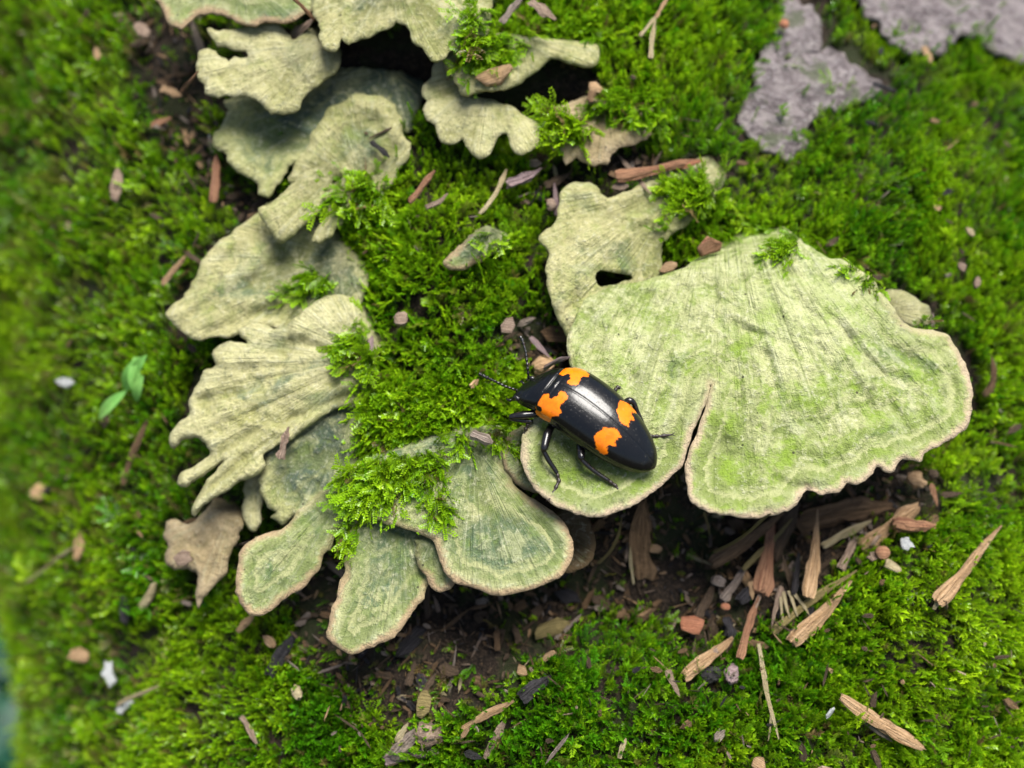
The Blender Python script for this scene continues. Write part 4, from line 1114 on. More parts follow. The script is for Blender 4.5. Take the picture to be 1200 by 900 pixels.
    leg([(410, 370), (388, 400), (365, 450), (350, 515), (347, 535), (375, 585), (402, 625), (418, 650)], [0.13, 0.15, 0.20, 0.22, 0.20, 0.14, 0.09, 0.06],
        [0.04, 0.05, 0.058, 0.052, 0.034, 0.033, 0.031, 0.028], [((418, 650), 0.06), ((428, 690), 0.03), ((405, 740), 0.012), ((378, 785), 0.008)])
    leg([(545, 470), (542, 510), (545, 565), (548, 580), (590, 620), (640, 658), (690, 690)], [0.12, 0.17, 0.21, 0.20, 0.15, 0.10, 0.06],
        [0.045, 0.058, 0.052, 0.034, 0.032, 0.031, 0.028], [((690, 690), 0.06), ((725, 715), 0.03), ((752, 750), 0.012), ((782, 800), 0.01)])
    # far side: hind, middle, front
    leg([(735, 300), (770, 285), (800, 268), (822, 280), (840, 325), (862, 375), (885, 425)], [0.10, 0.16, 0.20, 0.19, 0.13, 0.08, 0.05],
        [0.04, 0.052, 0.050, 0.036, 0.032, 0.030, 0.027], [((885, 425), 0.05), ((912, 455), 0.02), ((960, 455), 0.01), ((1022, 447), 0.01)])
    leg([(650, 260), (690, 245), (715, 228), (722, 215)], [0.08, 0.10, 0.10, 0.08], [0.04, 0.045, 0.036, 0.028], [((722, 215), 0.07), ((738, 196), 0.03), ((752, 202), 0.01)])
    leg([(540, 190), (575, 170), (605, 150), (615, 150)], [0.08, 0.12, 0.10, 0.08], [0.04, 0.045, 0.036, 0.028], [((615, 150), 0.07), ((626, 156), 0.03), ((632, 172), 0.01)])
    # antennae: beaded, with a flat club at the tip
    def antenna(zpts, lifts):
        P = [lobe(*zp(x, y), l)[0] - org for (x, y), l in zip(zpts, lifts)]
        P = np.array(P); cum = np.concatenate([[0], np.cumsum(np.linalg.norm(np.diff(P, axis=0), axis=1))])
        n = 23
        Q = np.stack([np.interp(np.linspace(0, cum[-1], n), cum, P[:, k]) for k in range(3)], -1)
        rad = [(0.022 if i % 2 else 0.012) * (1.0 if i < 17 else 1.45) for i in range(n)]
        rad[0] = 0.018; rad[-1] = 0.008
        V, F = tube(Q, rad, 8, 4)
        link('antenna', mesh('antenna', V, F, [lm.m]), parent=root)
    antenna([(212, 215), (190, 208), (140, 190), (90, 165), (45, 145), (2, 124)], [0.16, 0.22, 0.30, 0.36, 0.38, 0.36])
    antenna([(268, 150), (266, 130), (262, 95), (258, 55), (253, 10), (235, -50), (222, -72)], [0.22, 0.28, 0.34, 0.38, 0.40, 0.40, 0.36])
    # eyes and mouth-parts
    em = NT('beetle_eye', 0.12, 0.7); em.color((0.012, 0.010, 0.010))
    em.bump(em.noise(em.obj(), 160, 1), 0.002)
    for ph0 in (R(22), R(158)):
        c = body_point(np.array([0.062]), np.array([ph0]))[0] - org
        V, F = [], []
        nu, nv = 14, 10
        for i in range(nv + 1):
            for j in range(nu):
                t, p = math.pi * i / nv, 2 * math.pi * j / nu
                V.append(c + AX * 0.052 * math.cos(t) + B_RT * 0.034 * math.sin(t) * math.cos(p) + B_UP * 0.042 * math.sin(t) * math.sin(p))
        for i in range(nv):
            for j in range(nu):
                F.append((i * nu + j, i * nu + (j + 1) % nu, (i + 1) * nu + (j + 1) % nu, (i + 1) * nu + j))
        link('eye', mesh('eye', V, F, [em.m]), parent=root)
    for sg in (1, -1):
        c = body_point(np.array([0.015]), np.array([math.pi / 2 - sg * 1.5]))[0] - org
        V, F = tube([c, c + AX * 0.05 + B_RT * sg * 0.015 - B_UP * 0.02, c + AX * 0.075 - B_RT * sg * 0.012 - B_UP * 0.04], [0.022, 0.016, 0.006], 8, 3)
        link('mandible', mesh('mandible', V, F, [lm.m]), parent=root)
    return root
build_beetle()

# ------------------------------------------------------------------ wood bits, needles, seeds
def surf(px, py, lift=0.0):
    return spot(px, py, lift)

def splinter(p0, p1, w0, w1, mat, label, name='wood_splinter', cat='wood splinter', lift=(0.22, 0.22), flat=0.6, bend=0.0, fray=0.06, seg=14, ns=26, tail=None, rough=0.20):
    a = surf(*p0, lift[0]); b = surf(*p1, lift[1])
    ax = b - a; L = np.linalg.norm(ax); ax = ax / L
    up = np.array([0, 0, 1.0]); sd = np.cross(ax, up); sd /= np.linalg.norm(sd); up = np.cross(sd, ax)
    sdn = int(p0[0] * 3 + p1[1] * 7) % 9999
    r0, r1 = w0 * CM / 2, w1 * CM / 2
    V, F, Z = [], [], []
    for i in range(ns + 1):
        t = i / ns
        r = (r0 + (r1 - r0) * t) * (1 + 0.10 * math.sin(t * 9 + sdn)) 
        r *= min(1, 0.75 + 5 * t, 0.35 + 2.5 * (1 - t))
        c = a + ax * L * t + (sd * bend + up * 0.4 * abs(bend)) * L * math.sin(math.pi * t) + sd * 0.012 * L * math.sin(t * 5 + sdn)
        for k in range(seg):
            an = 2 * math.pi * k / seg
            g = 1 + rough * (float(vnoise(k * 1.7, t * 2.0, 0, sdn)) * 1.5 + float(vnoise(k * 3.1, t * 9.0, 0, sdn + 5)) * 0.8)
            ext = 0
            if i == 0 or i == ns: ext = (1 if i else -1) * fray * (0.5 + float(vnoise(k * 2.3, 0, 0, sdn + i))) * (w0 if i == 0 else w1) * CM * 3
            V.append(c + ax * ext + (sd * math.cos(an) + up * math.sin(an) * flat) * r * g)
            Z.append((t * L, k / seg * 1.2, 0))
    for i in range(ns):
        for k in range(seg):
            p, q = i * seg + k, i * seg + (k + 1) % seg
            F.append((p, q, q + seg, p + seg))
    V.append(np.mean(V[:seg], 0)); V.append(np.mean(V[ns * seg:(ns + 1) * seg], 0)); Z += [(0, 0, 0), (L, 0, 0)]
    for k in range(seg):
        F.append((len(V) - 2, (k + 1) % seg, k)); F.append((len(V) - 1, ns * seg + k, ns * seg + (k + 1) % seg))
    V = np.array(V)
    o = link(name, mesh(name, V - a, F, [WM[mat]], {'along': ('FLOAT_VECTOR', Z)}), a, smooth=False)
    return tag(o, label, cat)

def chip(px, py, rx, ry, ang, mat, label, name='wood_chip', cat='wood chip', lift=0.25, thick=0.05, curl=0.15, n=11, tip=0.0, jag=0.3, pitch=0.0):
    """thin irregular flake, warped"""
    c = surf(px, py, lift)
    sdn = int(px * 5 + py * 11) % 9999
    r_ = random.Random(sdn)
    A = R(-ang)
    X = np.array([math.cos(A), math.sin(A), 0.15 * r_.uniform(-1, 1)]); Y = np.array([-math.sin(A), math.cos(A), pitch])
    X /= np.linalg.norm(X); Y /= np.linalg.norm(Y); Nn = np.cross(X, Y)
    rim = []
    for k in range(n):
        a = 2 * math.pi * (k + r_.uniform(-.3, .3)) / n
        rr = 1 + r_.uniform(-jag, jag * 0.5)
        x = math.cos(a) * rr; y = math.sin(a) * rr * (1 - tip * max(0, x))
        rim.append((x, y))
    V, F, Z = [], [], []
    m = 3
    for side in (1, -1):
        for ring in range(1, m + 1):
            for (x, y) in rim:
                x2, y2 = x * ring / m, y * ring / m
                z = curl * (x2 * x2 - 0.6 * y2 * y2) * rx * CM + side * thick * 0.5 + 0.10 * min(rx, ry) * CM * float(vnoise(x2 * 2.2, y2 * 2.2, 0, sdn)) 
                V.append(c + X * x2 * rx * CM + Y * y2 * ry * CM + Nn * z); Z.append((x2 * rx * CM, y2 * 0.6, 0))
        V.append(c + Nn * side * thick * 0.5); Z.append((0, 0, 0))
    blk = m * n + 1
    for s_, off in ((1, 0), (-1, blk)):
        for k in range(n):
            k2 = (k + 1) % n
            t = (off + m * n, off + k, off + k2); F.append(t if s_ > 0 else t[::-1])
            for ring in range(m - 1):
                q = (off + ring * n + k, off + (ring + 1) * n + k, off + (ring + 1) * n + k2, off + ring * n + k2)
                F.append(q if s_ > 0 else q[::-1])
    for k in range(n):
        k2 = (k + 1) % n; a, b = (m - 1) * n + k, (m - 1) * n + k2
        F.append((a, a + blk, b + blk, b))
    o = link(name, mesh(name, np.array(V) - c, F, [WM[mat]], {'along': ('FLOAT_VECTOR', Z)}), c)
    return tag(o, label, cat)

def lump(px, py, rx, ry, ang, mat, label, name='wood_crumb', cat='wood crumb', lift=0.2, jag=0.3):
    c = surf(px, py, lift)
    sdn = int(px * 3 + py * 5) % 9999
    A = R(-ang)
    X = np.array([math.cos(A), math.sin(A), 0]); Y = np.array([-math.sin(A), math.cos(A), 0]); Z3 = np.array([0, 0, 1.0])
    nu, nv = 18, 12
    V, F, Z = [], [], []
    for i in range(nv + 1):
        for j in range(nu):
            t, p = math.pi * i / nv, 2 * math.pi * j / nu
            d = np.array([math.cos(t), math.sin(t) * math.cos(p), math.sin(t) * math.sin(p)])
            g = 1 + jag * float(vnoise(d[0] * 1.8 + 5, d[1] * 1.8 + 3, d[2] * 1.8 + 7, sdn)) + jag * 0.5 * float(vnoise(d[0] * 4 + 5, d[1] * 4, d[2] * 4, sdn + 1))
            V.append(c + (X * d[0] * rx + Y * d[1] * ry + Z3 * d[2] * min(rx, ry) * 0.8) * CM * g); Z.append((t * 0.1, p / 6.28, 0))
    for i in range(nv):
        for j in range(nu):
            F.append((i * nu + j, (i + 1) * nu + j, (i + 1) * nu + (j + 1) % nu, i * nu + (j + 1) % nu))
    o = link(name, mesh(name, np.array(V) - c, F, [WM[mat]], {'along': ('FLOAT_VECTOR', Z)}), c)
    return tag(o, label, cat)

S_ = splinter
S_((1099,704),(1174,617),17,6,'tan','tan splinter lying on the moss far right, its pale tail pointing down', lift=(.42,.5))
S_((1095,714),(1102,700),4,6,'straw','short pale tail below the tan splinter far right', name='dry_fibre', cat='dry fibre', lift=(.38,.42))
S_((930,752),(998,682),20,7,'tan','orange-tan splinter with a blunt rounded end, touching an olive straw', lift=(.35,.4))
S_((905,738),(1003,668),9,6,'olive','olive straw crossing above the orange-tan splinter', name='dry_straw', cat='straw', lift=(.25,.35))
S_((1048,614),(1094,617),18,14,'red','stubby reddish-brown bud beside the white flake', name='bud', cat='bud', lift=(.35,.4), flat=.9)
S_((986,818),(1080,878),12,17,'tan','pale tan splinter near the lower right corner', lift=(.45,.42))
S_((1004,838),(1045,868),10,6,'grey','thin greyish sliver below the pale tan splinter', lift=(.3,.32))
S_((803,792),(858,748),16,10,'tan','short blunt tan splinter below the orange chip', lift=(.3,.3))
S_((866,770),(888,700),10,7,'red','red-brown stem leaning on the short blunt splinter', name='twig', cat='twig', lift=(.42,.35))
S_((884,712),(903,668),6,4,'pink','pink-grey continuation of a stem near the charred bit', name='twig', cat='twig', lift=(.36,.3))
S_((888,755),(912,866),6,4,'straw','long pale straw standing among the moss at the bottom', name='dry_straw', cat='straw', lift=(.42,.4), ns=30)
S_((905,835),(900,868),3,2,'straw','fine side fibre split from the long pale straw', name='dry_fibre', cat='dry fibre', lift=(.4,.36))
S_((836,661),(918,602),18,9,'brown','thick brown splinter sliding out from under the largest bracket', lift=(.42,.30), rough=.12)
S_((872,668),(928,608),6,5,'olive','thin olive straw beside the thick brown splinter', name='dry_straw', cat='straw', lift=(.4,.3))
S_((838,648),(905,603),4,4,'olive','hair-thin olive straw on top of the thick brown splinter', name='dry_straw', cat='straw', lift=(.5,.4))
S_((892,692),(908,606),20,9,'red','dark red tapering stem hanging under the largest bracket', name='twig', cat='twig', lift=(.42,.22), flat=.8)
S_((905,650),(935,590),22,16,'dull','shaded brown stem behind the dark red stem', name='twig', cat='twig', lift=(.22,.15))
S_((948,698),(959,598),17,4,'tan','carrot-shaped tan splinter under the scalloped rim', lift=(.42,.3))
S_((930,696),(937,648),7,6,'black','slim charred stick beside the carrot-shaped splinter', name='charred_stick', cat='charred stick', lift=(.32,.25))
S_((868,704),(890,678),14,11,'black','stubby charred bit of wood in the litter pile', name='charred_stick', cat='charred stick', lift=(.36,.36))
S_((847,702),(876,664),10,7,'grey','rough grey-brown stick below the thick brown splinter', name='twig', cat='twig', lift=(.28,.28), rough=.3)
S_((818,722),(836,684),13,6,'dull','crumbling brown stick left of the litter pile', name='twig', cat='twig', lift=(.22,.2), rough=.35)
chip(811,732,16,12,8,'orange','bright orange-red angular chip on the dark soil', lift=.32, jag=.2, n=8)
lump(850,711,6,4.5,10,'orange','tiny orange seed next to the charred crumbs', name='seed', cat='seed', lift=.28, jag=.08)
S_((852,724),(857,748),9,12,'black','black angular crumb below the tiny orange seed', name='charred_crumb', cat='charred crumb', lift=(.25,.25), rough=.35)
lump(842,681,9,7,20,'grey','pale rounded crumb at the tip of the thick brown splinter', lift=.25)
lump(858,790,8,11,10,'mauve','lilac-grey crumb between two tan splinters at the bottom', lift=.3)
lump(832,790,12,9,0,'black','black crumbly lump below the short blunt splinter', name='charred_crumb', cat='charred crumb', lift=.15, jag=.5)
lump(838,765,7,4,-50,'pink','small pinkish husk on the short blunt splinter', name='seed_husk', cat='seed husk', lift=.3)
S_((880,682),(882,702),7,5,'tan','tiny tan bud standing left of the dark red stem', name='bud', cat='bud', lift=(.42,.38))
S_((915,688),(904,735),7,4,'pink','flattened pink-grey strip below the dark red stem', name='wood_strip', cat='wood strip', lift=(.3,.28))
for i,(a,b,lab) in enumerate([((918,694),(925,724),'short frayed fibre, first in the tuft under the dark red stem'),((924,693),(935,722),'frayed fibre in the middle of the tuft under the dark red stem'),((930,694),(948,720),'outer frayed fibre leaning towards the orange-tan splinter'),((915,700),(917,728),'straight frayed fibre beside the flattened strip')]):
    S_(a,b,4,3,'straw',lab,name='dry_fibre',cat='dry fibre',lift=(.3,.28))
lump(1034,648,9,9,0,'red','round red-brown seed sitting in its husk on the right moss', name='seed', cat='seed', lift=.42, jag=.1)
chip(1025,651,6,10,70,'pink','curled pale husk around the round seed', name='seed_husk', cat='seed husk', lift=.38, curl=.5)
chip(1044,663,10,7,30,'straw','pale broken husk below the round seed', name='seed_husk', cat='seed husk', lift=.4, curl=.4)
chip(1062,638,9,8,20,'white','white crusty flake on the moss below the stubby bud', name='lichen_flake', cat='lichen flake', lift=.5, jag=.45)
lump(1074,563,11,9,20,'tan','knotty beige lump under the outer edge of the largest bracket', lift=.3, jag=.4)
S_((1092,568),(1098,592),7,5,'red','wine-red sliver beside the knotty beige lump', lift=(.35,.35))
lump(1094,556,6,6,0,'dull','dark brown crumb above the wine-red sliver', lift=.35)
S_((1155,463),(1162,418),11,5,'brown','brown curled scale standing upright in the moss far right', name='bud_scale', cat='bud scale', lift=(.35,.6), bend=.12)
S_((1093,382),(1093,367),5,3,'mauve','tiny mauve scale behind the rounded knob', name='bud_scale', cat='bud scale', lift=(.4,.4))
chip(1137,272,4,8,-35,'straw','pale almond-shaped seed high on the right moss', name='seed', cat='seed', lift=.62, tip=.5, jag=.1)
chip(1127,313,5,7,-20,'pink','small pinkish seed below the almond-shaped one', name='seed', cat='seed', lift=.6, jag=.15)
chip(1145,331,4,9,15,'pink','pointed pinkish seed near the outer edge of the right moss', name='seed', cat='seed', lift=.6, tip=.4, jag=.1)
S_((940,612),(1040,592),24,30,'brown','broad slab of brown fibrous wood in the shade under the scalloped rim', name='wood_slab', cat='wood slab', lift=(.1,.15), flat=.4, rough=.25)
S_((1010,640),(1075,595),16,24,'tan','beige fibrous slab reaching from under the bracket onto the moss', name='wood_slab', cat='wood slab', lift=(.15,.25), flat=.5, rough=.3)
S_((965,640),(1020,610),9,8,'straw','ragged pale strip below the brown fibrous slab', name='wood_strip', cat='wood strip', lift=(.2,.25), rough=.35)
S_((985,665),(1005,630),10,8,'pink','pinkish strip leaning beside the ragged pale strip', name='wood_strip', cat='wood strip', lift=(.25,.25), rough=.3)
S_((752,675),(752,590),28,24,'brown','upright fibrous slab in the shade under the beetle\'s lobe', name='wood_slab', cat='wood slab', lift=(.12,.3), flat=.4, rough=.25)
S_((742,684),(738,640),4,4,'straw','pale fibre peeling from the upright slab', name='dry_fibre', cat='dry fibre', lift=(.2,.25))
lump(766,643,10,6,5,'tan','flat tan seed lying beside the upright slab', name='seed', cat='seed', lift=.12, jag=.12)
S_((700,660),(728,606),4,3,'olive','thin olive root arching below the beetle\'s lobe', name='rootlet', cat='rootlet', lift=(.15,.6), bend=.1)
S_((826,600),(832,630),3,2,'olive','short olive root hanging below the crack', name='rootlet', cat='rootlet', lift=(.6,.25))
chip(646,738,24,13,-12,'olive','curled dry leaf fragment in the shaded soil', name='leaf_fragment', cat='leaf fragment', lift=.18, curl=.4, pitch=.3)
S_((661,740),(681,720),5,4,'grey','grey needle propped on the curled leaf fragment', name='dry_needle', cat='needle', lift=(.25,.3))
chip(664,698,18,9,20,'black','blackened bark flake in the deep shade', name='bark_flake', cat='bark flake', lift=.1, thick=.08)
chip(705,705,14,9,40,'dull','brown bark flake beside the blackened one', name='bark_flake', cat='bark flake', lift=.12)
S_((542,854),(601,821),7,8,'tan','straight tan splinter near the bottom, left of the dark fibre bundle', lift=(.25,.3))
S_((568,888),(590,848),5,12,'pink','pinkish splinter narrowing downward near the bottom edge', lift=(.25,.25))
S_((612,818),(645,792),14,9,'black','dark fibre bundle in the moss at the bottom', name='charred_stick', cat='charred stick', lift=(.3,.3), rough=.4)
S_((783,786),(796,816),7,5,'pink','tiny bone-shaped pinkish twig below the blunt splinter', name='twig', cat='twig', lift=(.32,.3))
S_((726,888),(733,866),5,6,'straw','cut pale straw at the bottom edge', name='dry_straw', cat='straw', lift=(.38,.38))
S_((461,886),(488,856),15,17,'grey','stout grey-brown stick at the bottom', name='twig', cat='twig', lift=(.25,.28))
S_((452,890),(512,880),11,14,'mauve','mauve-grey stick lying level along the bottom edge', name='twig', cat='twig', lift=(.2,.2), rough=.3)
lump(502,860,14,12,10,'pink','pink crumbly lump beside the stout stick', lift=.28, jag=.5)
chip(496,825,10,18,5,'olive','yellowish dry leaf tip above the pink lump', name='leaf_fragment', cat='leaf fragment', lift=.2, tip=.4, curl=.4)
chip(612,786,11,8,20,'tan','tan triangular chip near the bottom centre', lift=.22, n=5)
S_((497,812),(510,790),7,6,'dull','short dull stick above the yellowish leaf tip', name='twig', cat='twig', lift=(.2,.2))
S_((478,802),(486,776),9,7,'dull','shaded stick below the tongue bracket', name='twig', cat='twig', lift=(.15,.15))
S_((583,762),(583,735),6,7,'brown','upright brown stick in the soil under the half-round bracket', name='twig', cat='twig', lift=(.2,.15))
S_((609,752),(602,732),8,7,'dull','dull slanting stick right of the upright brown one', name='twig', cat='twig', lift=(.2,.15))
S_((465,868),(478,848),8,5,'straw','small yellowish curl left of the stout stick', name='dry_fibre', cat='dry fibre', lift=(.3,.3))
# upper part
S_((724,206),(823,188),15,7,'red','long red-brown splinter with a split orange end, above the crumpled bracket', lift=(.5,.35), rough=.2)
S_((790,196),(822,189),9,5,'orange','orange split half at the thin end of the long red-brown splinter', lift=(.45,.42))
chip(727,219,10,5,-12,'pink','small pink flake under the blunt end of the long red-brown splinter', lift=.4)
chip(583,87,26,11,-22,'tan','orange-tan dry leaf piece resting on the scalloped bracket', name='leaf_fragment', cat='leaf fragment', lift=.14, curl=.3, tip=.5)
S_((562,250),(594,199),5,6,'straw','pale bent straw in the moss ridge', name='dry_straw', cat='straw', lift=(.5,.45), bend=.06)
S_((595,215),(634,196),15,6,'mauve','curled mauve bark shred beside the pale bent straw', name='bark_shred', cat='bark shred', lift=(.45,.45), bend=.1, rough=.35)
S_((480,236),(509,201),6,9,'red','red needle stub in the moss ridge', name='dry_needle', cat='needle', lift=(.5,.5))
S_((500,243),(524,227),7,5,'pink','short pinkish shred below the red needle stub', name='bark_shred', cat='bark shred', lift=(.5,.5), bend=.1)
S_((436,166),(456,184),6,7,'black','dark seed case lying on the brownish ear-shaped bracket', name='seed_husk', cat='seed husk', lift=(.12,.12))
S_((640,218),(668,203),9,7,'dull','brown stick under the knobbly bracket', name='twig', cat='twig', lift=(.3,.3))
S_((652,252),(650,215),6,5,'mauve','mauve stalk beside the crumpled bracket', name='twig', cat='twig', lift=(.35,.35))
lump(646,240,6,8,0,'pink','rosy crumb at the foot of the mauve stalk', lift=.4)
S_((338,-10),(368,24),6,6,'red','reddish stalk crossing the gap at the top', name='twig', cat='twig', lift=(.9,.9))
S_((342,44),(368,22),14,8,'pink','pale pink sliver where the reddish stalk ends', lift=(.55,.9))
chip(830,289,19,14,-25,'red','upright red-brown bark triangle behind the largest bracket', name='bark_flake', cat='bark flake', lift=.62, n=5, jag=.2, pitch=.9)
chip(783,313,13,6,-20,'tan','light tan flake in the gap beside the hole', lift=.6)
S_((588,26),(613,-4),8,7,'grey','grey twig at the top edge', name='twig', cat='twig', lift=(.8,.8))
S_((622,2),(650,22),9,10,'pink','pinkish bark shred at the top edge', name='bark_shred', cat='bark shred', lift=(.8,.8), rough=.3)
lump(697,104,8,9,0,'tan','curled tan knob poking out of the black cavity', lift=.55, jag=.3)
S_((690,118),(697,104),9,9,'brown','brown stalk below the curled tan knob', name='twig', cat='twig', lift=(.3,.5))
S_((762,68),(768,22),6,5,'straw','pale forked straw at the top of the moss', name='dry_straw', cat='straw', lift=(.75,.7))
S_((750,42),(770,18),5,4,'straw','second prong of the forked straw', name='dry_straw', cat='straw', lift=(.72,.7))
S_((768,20),(784,-4),5,4,'tan','tan stem of the forked straw', name='dry_straw', cat='straw', lift=(.7,.7))
S_((1083,56),(1091,73),8,9,'tan','broken tan twig end below the bare corner bark', name='twig', cat='twig', lift=(.4,.45))
S_((1024,98),(1050,107),8,6,'black','dark twig touching the bare mauve bark', name='twig', cat='twig', lift=(.4,.4))
lump(919,28,6,6,0,'orange','orange grain beside the narrow bare strip', name='grain', cat='grain', lift=.3)
# middle
S_((553,508),(577,519),12,12,'grey','grey squared wood bit on the moss left of the beetle', name='wood_chip', cat='wood chip', lift=(.24,.24), seg=6, fray=.02, rough=.06, flat=.8)
chip(596,382,9,12,10,'pink','dusty red chip in the moss above the beetle', lift=.5, n=6)
S_((622,396),(644,418),6,5,'mauve','mauve stick pointing at the beetle\'s antenna', name='twig', cat='twig', lift=(.4,.4))
S_((638,430),(668,418),6,5,'mauve','mauve stick behind the beetle\'s head', name='twig', cat='twig', lift=(.4,.4))
lump(637,428,14,11,-20,'tan','yellowish-brown lump behind the beetle\'s antenna', lift=.3, jag=.25)
lump(470,374,8,9,0,'pink','pinkish crumb at the right tip of the palest bracket', lift=.5)
S_((434,413),(436,394),6,6,'mauve','purplish grain on the upper part of the palest bracket', name='grain', cat='grain', lift=(.12,.12))
S_((329,537),(338,501),9,6,'pink','rosy bark shred lying across the edge of the palest bracket', name='bark_shred', cat='bark shred', lift=(.30,.14), rough=.4)
# outer side of the trunk
S_((250,236),(254,181),11,7,'red','reddish needle hanging beside the shaded blue-green bracket', name='dry_needle', cat='needle', lift=(.45,.45))
S_((191,333),(222,293),9,4,'tan','tan needle on the moss above the tip of the triangular bracket', name='dry_needle', cat='needle', lift=(.5,.5))
chip(137,216,8,27,4,'pink','greyish pink bark flake standing alone on the outer moss', name='bark_flake', cat='bark flake', lift=.5)
chip(167,36,13,10,30,'pink','pale pinkish chip high on the outer moss', lift=.45)
S_((190,104),(212,112),10,8,'tan','peach-coloured splinter near the torn bracket', lift=(.4,.4))
S_((212,108),(232,84),7,5,'red','reddish stem joined to the peach-coloured splinter', name='twig', cat='twig', lift=(.35,.35))
S_((178,148),(200,138),9,7,'red','dark reddish bit below the peach-coloured splinter', lift=(.35,.35))
S_((143,566),(172,492),8,10,'brown','brown twig below the green seedling', name='twig', cat='twig', lift=(.35,.35))
lump(46,577,12,13,0,'tan','blurred tan disc on the far side of the moss', lift=.4, jag=.2)
S_((165,713),(182,684),11,12,'straw','cream-coloured sliver on the outer moss', lift=(.45,.45))
chip(93,768,17,11,0,'tan','peach chip next to white lichen on the outer moss', lift=.45)
chip(128,790,9,22,-20,'white','upper white lichen flake on the outer moss', name='lichen_flake', cat='lichen flake', lift=.45, jag=.5)
chip(146,828,12,8,-30,'white','lower white lichen flake on the outer moss', name='lichen_flake', cat='lichen flake', lift=.45, jag=.5)
chip(76,449,13,7,5,'white','bluish white speck left of the green seedling', name='lichen_flake', cat='lichen flake', lift=.5)
S_((28,682),(95,638),4,3,'straw','long faint straw on the far moss', name='dry_straw', cat='straw', lift=(.55,.55))
S_((138,826),(185,803),5,4,'straw','faint straw above the lower white flake', name='dry_straw', cat='straw', lift=(.55,.55))
chip(92,640,8,22,0,'tan','blurred brownish chip above the long faint straw', lift=.4)
S_((316,790),(346,742),13,12,'black','slanting charred stick below the spoon-shaped bracket', name='charred_stick', cat='charred stick', lift=(.3,.25))
S_((279,739),(296,722),8,9,'tan','stubby tan bit just below the spoon-shaped bracket', lift=(.35,.35))
lump(316,752,9,6,40,'tan','tan crumb left of the slanting charred stick', lift=.3)
lump(348,812,6,9,-20,'straw','cream grain below the slanting charred stick', name='grain', cat='grain', lift=.35)
chip(215,655,12,10,0,'pink','pinkish crumb under the withered bracket', lift=.3)
S_((283,840),(300,870),6,9,'pink','pinkish shred in the moss at the bottom left', name='bark_shred', cat='bark shred', lift=(.4,.4), rough=.3)
chip(889,894,10,9,30,'tan','pale chip at the very bottom below the long straw', lift=.4)
S_((1022,880),(1032,900),7,9,'dull','brown stub at the bottom edge', name='twig', cat='twig', lift=(.35,.35))

# crumbs nobody could count: bark crumbs and fibres strewn over the soil and moss
def litter():
    mats = ['dull', 'brown', 'pink', 'tan', 'grey', 'black', 'straw', 'white']
    V, F, Z, MI = [], [], [], []
    n = 24000
    U = rng.uniform(-8, 8, n); Vv = rng.uniform(-6.2, 6.2, n)
    px, py, dens, dirt = moss_fields(U, Vv)
    cov, _, _ = top_height(px, py)
    keep = (rng.uniform(0, 1, n) < 0.012 + 0.9 * dirt + 0.15 * np.clip((py - 700) / 100, 0, 1) * (px > 380) * 0.5) & (dens > 0.03)
    U, Vv, dirt = U[keep], Vv[keep], dirt[keep]
    for i in range(len(U)):
        u, v = U[i], Vv[i]
        w = float(base_w(u, v)) + float(ground_h(np.array([u]), np.array([v]))[0]) + rng.uniform(0.0, 0.1) + (1 - dirt[i]) * 0.33
        c = np.array([u, v, w])
        a = rng.uniform(0, 6.28); L = rng.lognormal(-3.05, 0.55); wd = L * rng.uniform(0.12, 0.6)
        if rng.uniform() < 0.25: L *= 2.2; wd *= 0.5
        X = np.array([math.cos(a), math.sin(a), rng.normal(0, .35)]); Y = np.cross(np.array([0, 0, 1.0]) + rng.normal(0, .4, 3), X)
        X /= np.linalg.norm(X); Y /= np.linalg.norm(Y); N3 = np.cross(X, Y)
        b = len(V); k = 6
        th = wd * 0.5
        for s in (1, -1):
            for j in range(k):
                q = 2 * math.pi * j / k
                r = 1 + rng.uniform(-.35, .35)
                V.append(c + X * math.cos(q) * L * r + Y * math.sin(q) * wd * r + N3 * s * th * (0.6 + 0.4 * rng.uniform())); Z.append((math.cos(q) * L, math.sin(q) * .3 + i * .37, 0))
        F.append(tuple(b + j for j in range(k))); F.append(tuple(b + k + j for j in range(k))[::-1])
        for j in range(k): F.append((b + j, b + k + j, b + k + (j + 1) % k, b + (j + 1) % k))
        m = rng.choice(8, p=[.36, .25, .06, .08, .12, .115, .013, .002]); MI += [m] * (k + 2)  # mostly dark pieces: shade under the brackets put into the litter colour
    o = link('forest_litter', mesh('forest_litter', V, F, [WM[m] for m in mats], {'along': ('FLOAT_VECTOR', Z)}, MI), (0, 0, 0), smooth=False)
    tag(o, 'bark crumbs and wood fibres strewn over the dark soil under the brackets', 'litter', kind='stuff')
litter()

# ------------------------------------------------------------------ green seedling and what lies beyond the trunk
def leaf_mesh(name, a, b, width, up, mat, bow=0.15):
    a, b = np.array(a, float), np.array(b, float)
    ax = b - a; L = np.linalg.norm(ax); ax /= L
    sd = np.cross(ax, up); sd /= np.linalg.norm(sd); nn = np.cross(sd, ax)
    V, F = [], []
    n, m = 14, 6
    for i in range(n + 1):
        t = i / n
        w = width * 0.5 * math.sin(math.pi * min(1, t * 0.96 + 0.03)) ** 0.8 + 0.004 * width
        for j in range(m + 1):
            x = j / m * 2 - 1
            V.append(a + ax * L * t + sd * w * x + nn * (bow * L * math.sin(math.pi * t) * 0.8 + abs(x) * w * 0.35))
    k = m + 1
    for i in range(n):
        for j in range(m): F.append((i * k + j, i * k + j + 1, (i + 1) * k + j + 1, (i + 1) * k + j))
    me = mesh(name, V, F, [mat])
    return me

